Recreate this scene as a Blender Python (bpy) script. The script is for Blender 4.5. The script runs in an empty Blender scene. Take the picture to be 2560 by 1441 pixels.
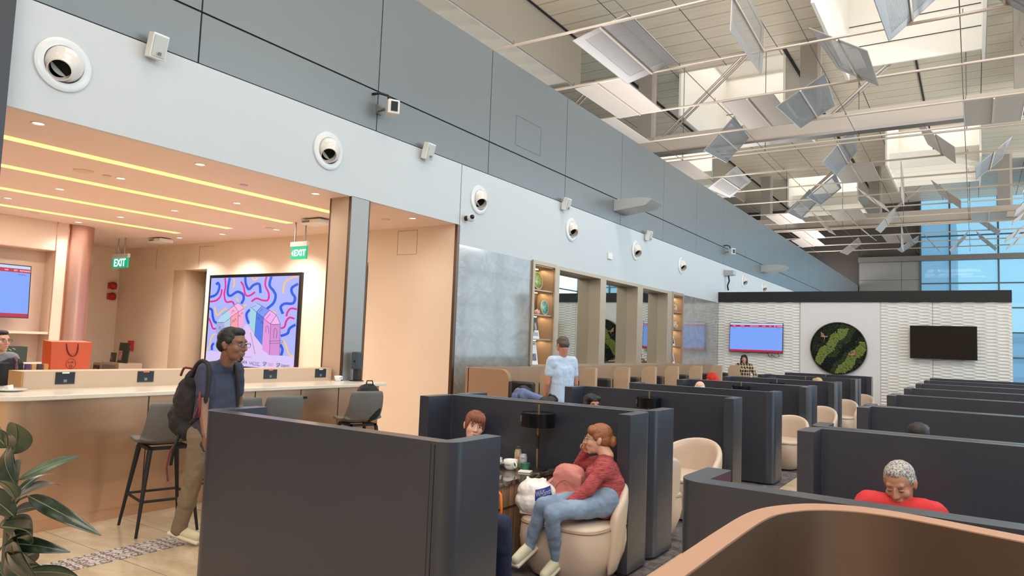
import bpy, bmesh, math, random
from mathutils import Vector, Matrix, noise
PI = math.pi
random.seed(7)
scn = bpy.context.scene
COL = scn.collection

def S(r, g, b):
    f = lambda c: (c/255/12.92) if c/255 <= 0.04045 else ((c/255+0.055)/1.055)**2.4
    return (f(r), f(g), f(b), 1.0)

# ---------------------------------------------------------------- camera
cam = bpy.data.cameras.new('camera'); camo = bpy.data.objects.new('camera', cam); COL.objects.link(camo)
cam.sensor_width = 36; cam.lens = 1778/2560*36; cam.clip_end = 400; cam.clip_start = 0.05
M = Matrix(((0.83861, 0.01058, 0.54463), (0.54343, -0.08525, -0.83511), (0.03759, 0.99630, -0.07724))).to_4x4()
camo.matrix_world = Matrix.Translation((0, 0, 1.65)) @ M
scn.camera = camo
# ---------------------------------------------------------------- view + world
vs = scn.view_settings
vs.view_transform = 'Standard'; vs.look = 'None'; vs.gamma = 1; vs.use_curve_mapping = False
vs.exposure = 0.1
w = bpy.data.worlds.new('world'); scn.world = w; w.use_nodes = True
bg = w.node_tree.nodes['Background']; bg.inputs[0].default_value = S(138, 212, 250); bg.inputs[1].default_value = 1.0

def area(name, loc, rot, sx, sy, power, color, spread=PI):
    l = bpy.data.lights.new(name, 'AREA'); l.shape = 'RECTANGLE'; l.size = sx; l.size_y = sy
    l.energy = power; l.color = color[:3]; l.spread = spread
    o = bpy.data.objects.new(name, l); o.location = loc; o.rotation_euler = rot; COL.objects.link(o)
    return o
# daylight through the glass facade on the right and the roof lights
area('facade_daylight', (13.2, 31, 6), (0, PI/2, 0), 11, 46, 3700, (0.80, 0.91, 1.0))
SKYBOX = [(-15.4, -11.45, 12.5, 21.4), (-3.4, 0.35, 18.6, 24.7), (-9.4, -5.5, 25.6, 31.6), (2.5, 6.4, 25.6, 31.6),
          (-15.4, -11.4, 36.4, 42.5), (-3.4, 0.35, 36.6, 43.0), (-9.4, -5.5, 44.5, 50.5), (2.5, 6.4, 44.5, 50.5), (2.5, 6.4, 7, 13), (-9.4, -5.5, 4, 10), (-3.4, 0.35, 1, 7), (2.5, 6.4, -6, 0), (-9.4, -5.5, -6, 0)]
for i, (x0, x1, y0, y1) in enumerate(SKYBOX):
    area('roof_light', ((x0+x1)/2, (y0+y1)/2, 13.9), (0, 0, 0), x1-x0-.3, y1-y0-.3, (75 if y0 < 30 else 120) if y0 > 11 else 330, (1.0, 0.97, 0.93))  # wells over the camera are unseen, added and run stronger as ambient fill
area('lounge_fill', (2.5, -5.5, 7.5), (math.radians(72), 0, 0), 10, 4, 700, (1.0, 0.95, 0.92))  # unseen fill added behind the camera for faces turned towards it
for y in (2, 16, 30, 46):      # unseen fills added on the right to brighten the ceiling
    area('ceiling_fill', (9.5, y, 7.0), (PI, math.radians(-22), 0), 1.6, 3, 900, (1.0, .95, .88))
for y in (8, 19, 30, 41, 50):         # unseen fills added behind the grey wall for the left ceiling
    area('wall_top_fill', (-8.6, y, 6.1), (PI, math.radians(20), 0), 1.4, 9, 230, (1.0, .95, .9))
area('divider_fill', (-2.6, 11.5, 11.9), (math.radians(48), 0, 0), 9, 1.6, 620, (.96, .98, 1.0))      # unseen fill added above the booths to brighten the far divider
# ---------------------------------------------------------------- materials
MATS = {}
def mat(name, col, rough=0.5, metal=0.0, emit=None, es=0.0, coat=0.0, bump=None, var=None, spec=None, trans=0, alpha=None, sheen=0, aniso=0):
    if name in MATS: return MATS[name]
    m = bpy.data.materials.new(name); m.use_nodes = True; nt = m.node_tree; p = nt.nodes['Principled BSDF']
    p.inputs['Base Color'].default_value = col; p.inputs['Roughness'].default_value = rough; p.inputs['Metallic'].default_value = metal
    if emit: p.inputs['Emission Color'].default_value = emit; p.inputs['Emission Strength'].default_value = es
    if coat: p.inputs['Coat Weight'].default_value = coat; p.inputs['Coat Roughness'].default_value = 0.15
    if spec is not None: p.inputs['Specular IOR Level'].default_value = spec
    if trans: p.inputs['Transmission Weight'].default_value = trans
    if alpha is not None: p.inputs['Alpha'].default_value = alpha
    if sheen: p.inputs['Sheen Weight'].default_value = sheen
    if aniso: p.inputs['Anisotropic'].default_value = aniso
    if bump or var:
        tc = nt.nodes.new('ShaderNodeTexCoord')
    if var:   # (scale, amount, detail)
        sc = var[0] if isinstance(var[0], tuple) else (var[0],)*3
        mp = nt.nodes.new('ShaderNodeMapping'); mp.inputs['Scale'].default_value = sc
        nz = nt.nodes.new('ShaderNodeTexNoise'); nz.inputs['Detail'].default_value = 6; nz.inputs['Scale'].default_value = 1
        mx = nt.nodes.new('ShaderNodeMix'); mx.data_type = 'RGBA'
        a = var[1]
        mx.inputs['A'].default_value = tuple(max(0, c*(1-a)) for c in col[:3])+(1,)
        mx.inputs['B'].default_value = tuple(min(1, c*(1+a)) for c in col[:3])+(1,) if len(var) < 3 else var[2]
        rp = nt.nodes.new('ShaderNodeMapRange'); rp.inputs[1].default_value = .35; rp.inputs[2].default_value = .65
        nt.links.new(tc.outputs['Object'], mp.inputs[0]); nt.links.new(mp.outputs[0], nz.inputs['Vector'])
        nt.links.new(nz.outputs['Fac'], rp.inputs[0]); nt.links.new(rp.outputs[0], mx.inputs['Factor'])
        nt.links.new(mx.outputs['Result'], p.inputs['Base Color'])
    if bump:  # (scale, strength, distance)
        sc = bump[0] if isinstance(bump[0], tuple) else (bump[0],)*3
        mp = nt.nodes.new('ShaderNodeMapping'); mp.inputs['Scale'].default_value = sc
        nz = nt.nodes.new('ShaderNodeTexNoise'); nz.inputs['Detail'].default_value = 4; nz.inputs['Scale'].default_value = 1
        b = nt.nodes.new('ShaderNodeBump'); b.inputs['Strength'].default_value = bump[1]; b.inputs['Distance'].default_value = bump[2] if len(bump) > 2 else 0.01
        nt.links.new(tc.outputs['Object'], mp.inputs[0]); nt.links.new(mp.outputs[0], nz.inputs['Vector'])
        nt.links.new(nz.outputs['Fac'], b.inputs['Height']); nt.links.new(b.outputs[0], p.inputs['Normal'])
    MATS[name] = m
    return m

def nodes(m):
    return m.node_tree, m.node_tree.nodes['Principled BSDF']
class NG:
    """tiny node-graph helper: value expressions over object or world coordinates"""
    def __init__(s, m, coord='Object'):
        s.nt, s.p = nodes(m)
        tc = s.nt.nodes.new('ShaderNodeTexCoord'); sx = s.nt.nodes.new('ShaderNodeSeparateXYZ')
        s.vec = tc.outputs[coord]
        s.nt.links.new(s.vec, sx.inputs[0]); s.x, s.y, s.z = sx.outputs
    def m(s, op, a, b=None, c=None):
        n = s.nt.nodes.new('ShaderNodeMath'); n.operation = op
        for i, v in enumerate((a, b, c)):
            if v is None: continue
            if isinstance(v, (int, float)): n.inputs[i].default_value = v
            else: s.nt.links.new(v, n.inputs[i])
        return n.outputs[0]
    def mix(s, f, a, b):
        n = s.nt.nodes.new('ShaderNodeMix'); n.data_type = 'RGBA'
        for k, v in (('Factor', f), ('A', a), ('B', b)):
            if isinstance(v, (tuple, int, float)): n.inputs[k].default_value = v
            else: s.nt.links.new(v, n.inputs[k])
        return n.outputs['Result']
    def noise(s, scale, detail=4, rough=.5, vec=None, dist=0):
        mp = s.nt.nodes.new('ShaderNodeMapping'); mp.inputs['Scale'].default_value = scale if isinstance(scale, tuple) else (scale,)*3
        n = s.nt.nodes.new('ShaderNodeTexNoise'); n.inputs['Scale'].default_value = 1; n.inputs['Detail'].default_value = detail
        n.inputs['Roughness'].default_value = rough; n.inputs['Distortion'].default_value = dist
        s.nt.links.new(vec or s.vec, mp.inputs[0]); s.nt.links.new(mp.outputs[0], n.inputs['Vector']); return n.outputs['Fac']
    def line(s, v, period, width, off=0.0):   # 1 on a line
        a = s.m('ADD', v, off); b = s.m('PINGPONG', a, period/2)
        return s.m('LESS_THAN', b, width/2)
    def ramp(s, v, a, b, lo=0., hi=1.):
        n = s.nt.nodes.new('ShaderNodeMapRange'); s.nt.links.new(v, n.inputs[0])
        n.inputs[1].default_value = a; n.inputs[2].default_value = b; n.inputs[3].default_value = lo; n.inputs[4].default_value = hi
        return n.outputs[0]
    def col(s, v): s.nt.links.new(v, s.p.inputs['Base Color'])
    def bump(s, h, st=.5, d=.01):
        b = s.nt.nodes.new('ShaderNodeBump'); b.inputs['Strength'].default_value = st; b.inputs['Distance'].default_value = d
        s.nt.links.new(h, b.inputs['Height']); s.nt.links.new(b.outputs[0], s.p.inputs['Normal'])

white_wall = mat('white_wall', S(200, 202, 203), .55)
grey_panel = mat('grey_panel', S(124, 128, 130), .32, .35, bump=(9, .04))
dark_gap = mat('dark_gap', S(28, 28, 30), .8)
beige = mat('beige_wall', S(226, 206, 184), .6, var=((.6, .6, .6), .04))
soffit = mat('soffit_paint', S(226, 204, 194), .6)
bronze_ = 0
champagne = mat('champagne_metal', S(176, 156, 134), .38, .55, bump=((2, 2, 60), .05))
bronze = mat('bronze_counter', S(226, 182, 146), .3, .85, bump=((3, 3, 90), .02))
tanlam = mat('tan_laminate', S(158, 126, 98), .45)
tan_light = mat('tan_light', S(192, 162, 134), .45)
brownface = mat('brown_metal_face', S(104, 84, 70), .35, .5, bump=((3, 3, 60), .05))
black = mat('black_gloss', S(12, 12, 14), .25)
matte_black = mat('matte_black', S(24, 23, 24), .6)
darkband = mat('dark_band', S(18, 17, 20), .5)
leather = mat('dark_leather', S(53, 56, 65), .36, 0, coat=.25, bump=(160, .08, .002))
tanleather = mat('tan_leather', S(206, 184, 164), .4, coat=.15, bump=(7, .25, .01))
brass = mat('brass', S(196, 164, 112), .25, .9)
steel = mat('steel', S(150, 150, 150), .3, .9)
mirror = mat('mirror', S(205, 210, 205), .015, 1.0)
quartz = mat('cream_stone', S(232, 218, 200), .25, coat=.3, var=((3, 6, 3), .04))
whiteplastic = mat('white_plastic', S(228, 226, 220), .4)
porcelain = mat('porcelain', S(236, 234, 228), .2, coat=.4)
ceil_metal = mat('ceiling_smooth', S(170, 160, 146), .35, .3)
tube_metal = mat('tube_metal', S(206, 192, 178), .35, .3)
beam_mat = mat('beam_paint', S(188, 176, 164), .45, .1)
post_mat = mat('post_paint', S(150, 142, 134), .5)
white_box = mat('roof_well_white', S(236, 232, 224), .4)
warm_strip = mat('warm_strip_light', S(255, 225, 140), .5, emit=S(255, 222, 128), es=1.15)
shelf_led = mat('shelf_led', S(255, 225, 180), .5, emit=S(255, 226, 180), es=3.0)
lamp_disc = mat('downlight_glow', S(255, 240, 220), .5, emit=S(255, 238, 215), es=4.0)
# ---------------------------------------------------------------- mesh helpers
class MB:
    def __init__(s): s.bm = bmesh.new(); s.mi = 0
    def _tag(s, faces):
        for f in faces: f.material_index = s.mi
    def box(s, c, d, rot=None):
        r = bmesh.ops.create_cube(s.bm, size=1)
        m = Matrix.Translation(c) @ (rot.to_4x4() if rot else Matrix()) @ Matrix.Diagonal((d[0], d[1], d[2], 1))
        bmesh.ops.transform(s.bm, matrix=m, verts=r['verts'])
        s._tag({f for v in r['verts'] for f in v.link_faces}); return s
    def bb(s, x0, x1, y0, y1, z0, z1): return s.box(((x0+x1)/2, (y0+y1)/2, (z0+z1)/2), (abs(x1-x0), abs(y1-y0), abs(z1-z0)))
    def _add(s, vs, fs):
        V_ = [s.bm.verts.new(v) for v in vs]
        for f in fs: s.bm.faces.new([V_[i] for i in f]).material_index = s.mi
    def cyl(s, a, b, r0, r1=None, n=16, caps=True):
        a = Vector(a); b = Vector(b); r1 = r0 if r1 is None else r1; q = (b-a).to_track_quat('Z', 'Y').to_matrix()
        cs = [(math.cos(2*PI*k/n), math.sin(2*PI*k/n)) for k in range(n)]; r1 = max(r1, 1e-5)
        vs = [a+q @ Vector((c*r0, d*r0, 0)) for c, d in cs]+[b+q @ Vector((c*r1, d*r1, 0)) for c, d in cs]
        fs = [(k, (k+1) % n, n+(k+1) % n, n+k) for k in range(n)]
        if caps: fs += [tuple(range(n))[::-1], tuple(range(n, 2*n))]
        s._add(vs, fs); return s
    _sph = {}
    def ball(s, c, r, sc=(1, 1, 1), rot=None, n=16):
        if n not in MB._sph:
            h = max(6, n//2); vs = [Vector((0, 0, 1))]; fs = []
            for j in range(1, h):
                for k in range(n): vs.append(Vector((math.sin(PI*j/h)*math.cos(2*PI*k/n), math.sin(PI*j/h)*math.sin(2*PI*k/n), math.cos(PI*j/h))))
            vs.append(Vector((0, 0, -1))); L = len(vs)-1
            for k in range(n):
                k2 = (k+1) % n; fs.append((0, 1+k, 1+k2)); fs.append((L, L-n+k2, L-n+k))
                for j in range(h-2): fs.append((1+j*n+k, 1+(j+1)*n+k, 1+(j+1)*n+k2, 1+j*n+k2))
            MB._sph[n] = (vs, fs)
        vs, fs = MB._sph[n]
        m = Matrix.Translation(c) @ (rot.to_4x4() if rot else Matrix()) @ Matrix.Diagonal((sc[0]*r, sc[1]*r, sc[2]*r, 1))
        s._add([m @ v for v in vs], fs); return s
    def cap(s, a, b, r0, r1=None, n=12):    # capsule
        r1 = r0 if r1 is None else r1
        s.ball(a, r0, n=n); s.ball(b, r1, n=n)
        if (Vector(a)-Vector(b)).length > 1e-4: s.cyl(a, b, r0, r1, n)
        return s
    def tube(s, pts, r, n=8, closed=False):
        pts = [Vector(p) for p in pts]; rings = []
        rr = r if isinstance(r, (list, tuple)) else [r]*len(pts)
        up = None
        for i, p in enumerate(pts):
            if closed: t = pts[(i+1) % len(pts)]-pts[i-1]
            else: t = pts[min(i+1, len(pts)-1)]-pts[max(i-1, 0)]
            t.normalize()
            if up is None: up = t.orthogonal().normalized()
            up = (up-t*up.dot(t)).normalized(); v = t.cross(up)
            rings.append([s.bm.verts.new(p+(up*math.cos(2*PI*k/n)+v*math.sin(2*PI*k/n))*rr[i]) for k in range(n)])
        fs = []
        N = len(rings)
        for i in range(N if closed else N-1):
            A, B = rings[i], rings[(i+1) % N]
            for k in range(n): fs.append(s.bm.faces.new((A[k], A[(k+1) % n], B[(k+1) % n], B[k])))
        if not closed: fs.append(s.bm.faces.new(rings[0][::-1])); fs.append(s.bm.faces.new(rings[-1]))
        s._tag(fs); return s
    def lathe(s, prof, c=(0, 0, 0), n=24, rot=None):
        rings = []
        R = rot.to_matrix() if (rot and hasattr(rot, 'to_matrix')) else (rot or Matrix.Identity(3))
        for (r, z) in prof:
            if r < 1e-6: rings.append([s.bm.verts.new(Vector(c)+R @ Vector((0, 0, z)))])
            else: rings.append([s.bm.verts.new(Vector(c)+R @ Vector((r*math.cos(2*PI*k/n), r*math.sin(2*PI*k/n), z))) for k in range(n)])
        fs = []
        for A, B in zip(rings, rings[1:]):
            for k in range(n):
                k2 = (k+1) % n
                q = [A[k % len(A)], A[k2 % len(A)], B[k2 % len(B)], B[k % len(B)]]
                u = []
                for v in q:
                    if v not in u: u.append(v)
                if len(u) > 2: fs.append(s.bm.faces.new(u))
        s._tag(fs); return s
    def prism(s, poly, z0, z1, M=None):     # 2-D polygon extruded in z, then placed by M
        M = M or Matrix()
        a = [s.bm.verts.new(M @ Vector((x, y, z0))) for x, y in poly]; b = [s.bm.verts.new(M @ Vector((x, y, z1))) for x, y in poly]
        n = len(poly); fs = [s.bm.faces.new(a[::-1]), s.bm.faces.new(b)]
        for i in range(n): fs.append(s.bm.faces.new((a[i], a[(i+1) % n], b[(i+1) % n], b[i])))
        s._tag(fs); return s
    def quad(s, *p):
        f = s.bm.faces.new([s.bm.verts.new(q) for q in p]); s._tag([f]); return s
    def build(s, name, mats, parent=None, loc=None, rot=None, smooth=False, bevel=0, seg=2, noff=False):
        if not noff: bmesh.ops.recalc_face_normals(s.bm, faces=s.bm.faces)
        me = bpy.data.meshes.new(name); s.bm.to_mesh(me); s.bm.free()
        for m in (mats if isinstance(mats, (list, tuple)) else [mats]): me.materials.append(m)
        o = bpy.data.objects.new(name, me); COL.objects.link(o)
        if loc: o.location = loc
        if rot: o.rotation_euler = rot
        if parent: o.parent = parent
        if bevel:
            b = o.modifiers.new('bevel', 'BEVEL'); b.width = bevel; b.segments = seg; b.limit_method = 'ANGLE'; b.angle_limit = math.radians(35)
        if smooth or bevel:
            for p in me.polygons: p.use_smooth = True
            if not smooth:
                b.harden_normals = True
            elif smooth == 'auto':
                set_auto(me)
        return o
def set_auto(me, ang=40):
    bm = bmesh.new(); bm.from_mesh(me)
    for e in bm.edges:
        if len(e.link_faces) == 2 and e.calc_face_angle(0) > math.radians(ang): e.smooth = False
    bm.to_mesh(me); bm.free()
def tag(o, label, cat, group=None, kind=None):
    o['label'] = label; o['category'] = cat
    if group: o['group'] = group
    if kind: o['kind'] = kind
    return o
def structure(o, label=None):
    o['kind'] = 'structure'
    if label: o['label'] = label
    return o
def thing(name, label, cat, loc=(0, 0, 0), rz=0, group=None, kind=None):
    o = bpy.data.objects.new(name, None); o.empty_display_size = .1; COL.objects.link(o)
    o.location = loc; o.rotation_euler = (0, 0, rz); return tag(o, label, cat, group, kind)
def dup(root, loc=None, rz=None, label=None, group=None):
    def cp(o, par):
        c = o.copy(); COL.objects.link(c)
        if par is not None: c.parent = par
        for ch in o.children: cp(ch, c)
        return c
    r = cp(root, None)
    if loc is not None: r.location = loc
    if rz is not None: r.rotation_euler = (0, 0, rz)
    if label: r['label'] = label
    if group: r['group'] = group
    return r
def text_mesh(txt, size, m, name='lettering', parent=None, M=None, depth=.001, align='CENTER', bold=0.0):
    cu = bpy.data.curves.new(name, 'FONT'); cu.body = txt; cu.size = size; cu.extrude = depth; cu.align_x = align; cu.align_y = 'CENTER'; cu.offset = bold; cu.resolution_u = 3
    t = bpy.data.objects.new(name, cu); COL.objects.link(t)
    dg = bpy.context.evaluated_depsgraph_get(); me = bpy.data.meshes.new_from_object(t.evaluated_get(dg))
    bpy.data.objects.remove(t); bpy.data.curves.remove(cu)
    me.materials.clear(); me.materials.append(m)
    o = bpy.data.objects.new(name, me); COL.objects.link(o)
    if M is not None: me.transform(M)
    if parent: o.parent = parent
    return o
# frames for flat things standing on walls: columns are (right, up, out)
def face_frame(right, up, out, loc):
    m = Matrix((right, up, out)).transposed().to_4x4(); m.translation = Vector(loc); return m
FX = lambda loc: face_frame((0, 1, 0), (0, 0, 1), (1, 0, 0), loc)     # a wall facing +X, text reads along +Y
FY = lambda loc: face_frame((1, 0, 0), (0, 0, 1), (0, -1, 0), loc)    # a wall facing -Y, text reads along +X
# ================================================================ SETTING
# stone floor with joints, and veins
stone = mat('stone_floor', S(206, 184, 152), .22, coat=.3)
g = NG(stone)
j = g.m('MAXIMUM', g.line(g.x, 1.2, .008, .55), g.line(g.y, .6, .006, .1))
nz = g.noise((1.2, 3.5, 1), 8, .65, dist=1.2); nz2 = g.noise(6, 5)
c = g.mix(g.ramp(nz, .3, .7), S(220, 200, 168), S(186, 160, 128))
c = g.mix(g.ramp(nz2, .62, .75, 0, .5), c, S(168, 140, 108))
g.col(g.mix(j, c, S(120, 104, 88)))
structure(MB().bb(-18, 14, -8, 54.7, -.1, 0).build('floor', stone))
carpet = mat('carpet', S(92, 84, 82), .95)
g = NG(carpet); n1 = g.noise((9, 9, 9), 6, .7); n2 = g.noise(70, 2)
g.col(g.mix(g.ramp(n1, .4, .6), S(70, 64, 66), S(112, 104, 102))); g.bump(n2, .5, .01)
for (x0, x1) in ((-4.25, -2.02), (-.95, 1.6)):
    o = MB().bb(x0, x1, 2.75, 22.0, 0, .008).build('carpet', carpet)
    tag(o, 'grey speckled carpet laid under the left booths along the stone aisle' if x0 < -3 else 'grey carpet laid under the right hand row of booths', 'carpet')
# patterned tile band
band = mat('patterned_tiles', S(200, 190, 185), .3)
g = NG(band)
def rosette(g, sx, ox, r0, wdt):
    a = g.m('SUBTRACT', g.m('PINGPONG', g.m('ADD', g.x, ox), .11), .055)
    b = g.m('SUBTRACT', g.m('PINGPONG', g.y, sx), sx/2)
    d = g.m('SQRT', g.m('ADD', g.m('MULTIPLY', a, a), g.m('MULTIPLY', b, b)))
    return g.m('LESS_THAN', g.m('ABSOLUTE', g.m('SUBTRACT', d, r0)), wdt)
r1 = rosette(g, .22, .0, .085, .006); r2 = rosette(g, .11, .055, .035, .006)
dn = g.m('GREATER_THAN', g.noise(58, 2), .58)
pat = g.m('MAXIMUM', g.m('MAXIMUM', r1, r2), dn)
g.col(g.mix(pat, S(206, 196, 190), S(112, 98, 98)))
structure(MB().bb(-5.42, -5.14, -4, 12, 0, .004).build('trim_1', band))

# grey upper wall made of metal panels with open joints
YJ = [1.56-2.6*2, 1.56-2.6, 1.56] + [4.18+2.62*k for k in range(20)]
m = MB()
for a, b in zip(YJ, YJ[1:]):
    b2 = min(b, 54.5); a2 = a
    if a2 >= 54.4: break
    m.bb(-6.74, -6.7, a2+.008, b2-.008, 4.42, 4.952); m.bb(-6.74, -6.7, a2+.008, b2-.008, 4.97, 6.53)
wl = structure(m.build('wall_left', grey_panel, bevel=.003, seg=1))
structure(MB().bb(-7.0, -6.735, -6.2, 54.5, 4.41, 6.52).build('wall_left_backing', dark_gap))
g_line = mat('panel_outline', S(88, 90, 92), .6)
m = MB()
for (a, b, c_, d_) in ((10.2, 11.06, 5.64, 5.65), (10.2, 11.06, 5.11, 5.12), (10.2, 10.21, 5.11, 5.65), (11.05, 11.06, 5.11, 5.65)): m.bb(-6.7, -6.698, a, b, c_, d_)
structure(m.build('trim_2', g_line))
structure(MB().bb(-6.76, -6.7, -6.2, 8.70, 3.455, 4.41).bb(-7.3, -6.7, 8.72, 54.5, 3.15, 4.41).bb(-7.3, -6.7, 22.3, 54.5, 0, 3.15).build('wall_fascia', white_wall))
structure(MB().bb(-6.8, -6.58, 1.3, 2.47, 0, 9).build('column_dark', mat('dark_grey_metal', S(70, 68, 70), .4, .5)))

# marble wall
marble = mat('grey_marble', S(168, 164, 158), .07, coat=.6)
g = NG(marble); n1 = g.noise((1, 1.2, 2.2), 9, .72, dist=2.2); n2 = g.noise((2, 5, 9), 7, .7, dist=2)
c = g.mix(g.ramp(n1, .35, .65), S(126, 124, 120), S(158, 154, 148)); c = g.mix(g.ramp(n2, .56, .72, 0, .6), c, S(180, 178, 174))
jj = g.m('MAXIMUM', g.line(g.z, 2.9, .006, .1), g.line(g.y, 2.2, .006, -8.7))
g.col(g.mix(jj, c, S(120, 118, 114)))
structure(MB().bb(-7.3, -6.7, 8.72, 10.92, 0, 3.15).bb(-7.3, -6.7, 18.83, 22.13, 0, 3.15).bb(-7.3, -6.7, 10.92, 18.83, 0, 1.22).build('wall_marble', marble))
structure(MB().bb(-7.6, -7.3, 8.9, 54.5, 0, 4.41).build('wall_core', white_wall))

# alcove: soffit, walls
structure(MB().bb(-17, -6.762, -5, 8.66, 3.46, 3.6).build('ceiling_alcove', soffit))
dk = mat('brown_glass', S(104, 78, 50), .12, .4)
m = MB()
m.bb(-8.55, -6.765, 8.66, 8.9, 0, 3.46).bb(-6.765,-6.705,8.66,8.718,0,3.45); m.bb(-9.4, -8.55, 8.66, 8.9, 2.92, 3.46)       # end wall and lintel
m.bb(-13.05, -9.4, 8.66, 8.9, 0, 3.46); m.bb(-14.2, -13.05, 8.66, 8.9, 2.92, 3.46); m.bb(-17, -14.2, 8.66, 8.9, 0, 3.46)
wb = structure(m.build('wall_alcove_back', beige))
structure(MB().bb(-16.6, -16.35, 6.3, 8.66, 0, 3.46).build('wall_alcove_left', beige))
structure(MB().bb(-14.2, -13.8, 8.66, 9.6, 0, 2.92).bb(-13.8, -13.05, 9.5, 9.6, 0, 2.92).bb(-13.05, -12.95, 8.9, 9.6, 0, 2.92).bb(-9.6, -9.4, 8.9, 12, 0, 2.92).bb(-8.55, -8.45, 8.9, 12, 0, 2.92).bb(-9.4, -8.55, 11.9, 12, 0, 2.92).bb(-14.2, -8.4, 8.9, 12, 2.92, 3.0).build('wall_alcove_recess', mat('recess_beige', S(196, 172, 146), .6)))
d1 = MB().bb(-13.65, -13.07, 9.1, 9.14, .05, 2.9).build('door_1', dk); structure(d1)
MB().bb(-13.7, -13.65, 9.05, 9.17, .0, 2.92).build('door_frame', steel, parent=d1)
MB().bb(-13.6, -13.12, 9.04, 9.1, .05, 1.05).build('lower_panel', mat('dark_lower_panel', S(58, 54, 54), .4), parent=d1)
d2 = MB().bb(-9.35, -8.6, 10.4, 10.44, .05, 2.9).build('door_2', dk); structure(d2)
m = MB(); 
for (a, b, c_, d_) in ((-7.92, -7.5, 3.405, 3.411), (-7.92, -7.5, 3.015, 3.021), (-7.92, -7.914, 3.015, 3.41), (-7.506, -7.5, 3.015, 3.41)): m.bb(a, b, 8.657, 8.66, c_, d_)
structure(m.build('trim_3', mat('beige_line', S(150, 122, 96), .6)))
structure(MB().bb(-6.74, -6.69, 8.655, 8.72, 0, 3.45).build('trim_4', mat('bronze_trim', S(92, 72, 58), .3, .7)))
# faint panel outlines on the alcove back wall
m = MB()
for x in (-14.9, -13.35): m.bb(x, x+.006, 8.656, 8.66, 2.95, 3.4)
m.bb(-13.35, -12.85, 8.656, 8.66, 3.38, 3.386)
structure(m.build('trim_5', mat('beige_line', S(150, 122, 96), .6)))
# left wall with television recess, glass cabinet
m = MB()
m.bb(-13.9, -13.4, -5, 4.2, 0, 3.46); m.bb(-13.9, -13.4, 5.98, 6.16, 0, 3.46); m.bb(-13.9, -13.4, 4.2, 5.98, 2.95, 3.46); m.bb(-13.9, -13.4, 4.2, 5.98, 0, 1.02)
m.bb(-13.9, -13.78, 4.2, 5.98, 1.02, 2.95); m.bb(-13.78, -13.4, 4.2, 5.98, 1.50, 1.54)
structure(m.build('wall_television', mat('pale_panel', S(222, 196, 176), .5)))
m = MB()
m.bb(-13.4, -13.392, 5.96, 5.972, 0, 3.46); m.bb(-13.4, -13.392, 6.15, 6.165, 0, 3.46); m.bb(-13.4, -13.392, 4.2, 5.97, 2.945, 2.957)
structure(m.build('trim_6', mat('rose_brass', S(186, 134, 104), .25, .8)))
pc = MB(); pc.cyl((-13.62, 6.4, 0), (-13.62, 6.4, 3.46), .27, n=48)
structure(pc.build('column_rose', mat('rose_metal', S(190, 146, 128), .3, .65), smooth='auto'))
structure(MB().bb(-16.6, -13.62, 6.3, 6.5, 0, 3.46).build('wall_behind_column', beige))
# square column standing by the counter
co = MB(); co.bb(-7.08, -6.72, 6.42, 6.75, 0, 3.46)
co = structure(co.build('column_square', mat('column_cream', S(192, 168, 144), .45)))
MB().bb(-6.722, -6.7, 6.42, 6.75, 0, 3.46).build('grey_face', mat('column_grey', S(152, 148, 143), .4, .4), parent=co)  # hall side has its own grey, the other sides are cream
m = MB(); m.bb(-6.735, -6.695, 6.412, 6.425, 0, 3.455).bb(-6.71, -6.695, 6.745, 6.76, 0, 3.455).bb(-7.085, -7.07, 6.412, 6.43, 0, 3.455)
m.build('edge_trim', mat('bronze_trim', S(92, 72, 58), .3, .7), parent=co)

# display niche: frames and mirrors
m = MB()
m.bb(-7.3, -6.68, 11.74, 11.91, 1.22, 3.16)
for a, b in ((13.70, 13.98), (15.70, 16.02), (17.67, 18.03)): m.bb(-6.96, -6.68, a, b, 1.22, 3.16)
m.bb(-7.1, -6.68, 11.91, 18.03, 3.09, 3.16); m.bb(-7.1, -6.66, 10.92, 18.83, 1.22, 1.27)
nf = structure(m.build('wall_niche_frame', mat('champagne_satin', S(186, 168, 146), .42, .35)))
for i, (a, b) in enumerate(((11.91, 13.70), (13.98, 15.70), (16.02, 17.67))):
    o = MB().bb(-6.99, -6.95, a, b, 1.27, 3.09).build('wall_mirror', mirror)
    tag(o, ['tall wall mirror nearest the first lit display shelf', 'tall wall mirror in the middle of the three, reflecting the moss disc', 'tall wall mirror nearest the far lit display shelf'][i], 'mirror', 'tall mirrors between the display shelves')

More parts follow.
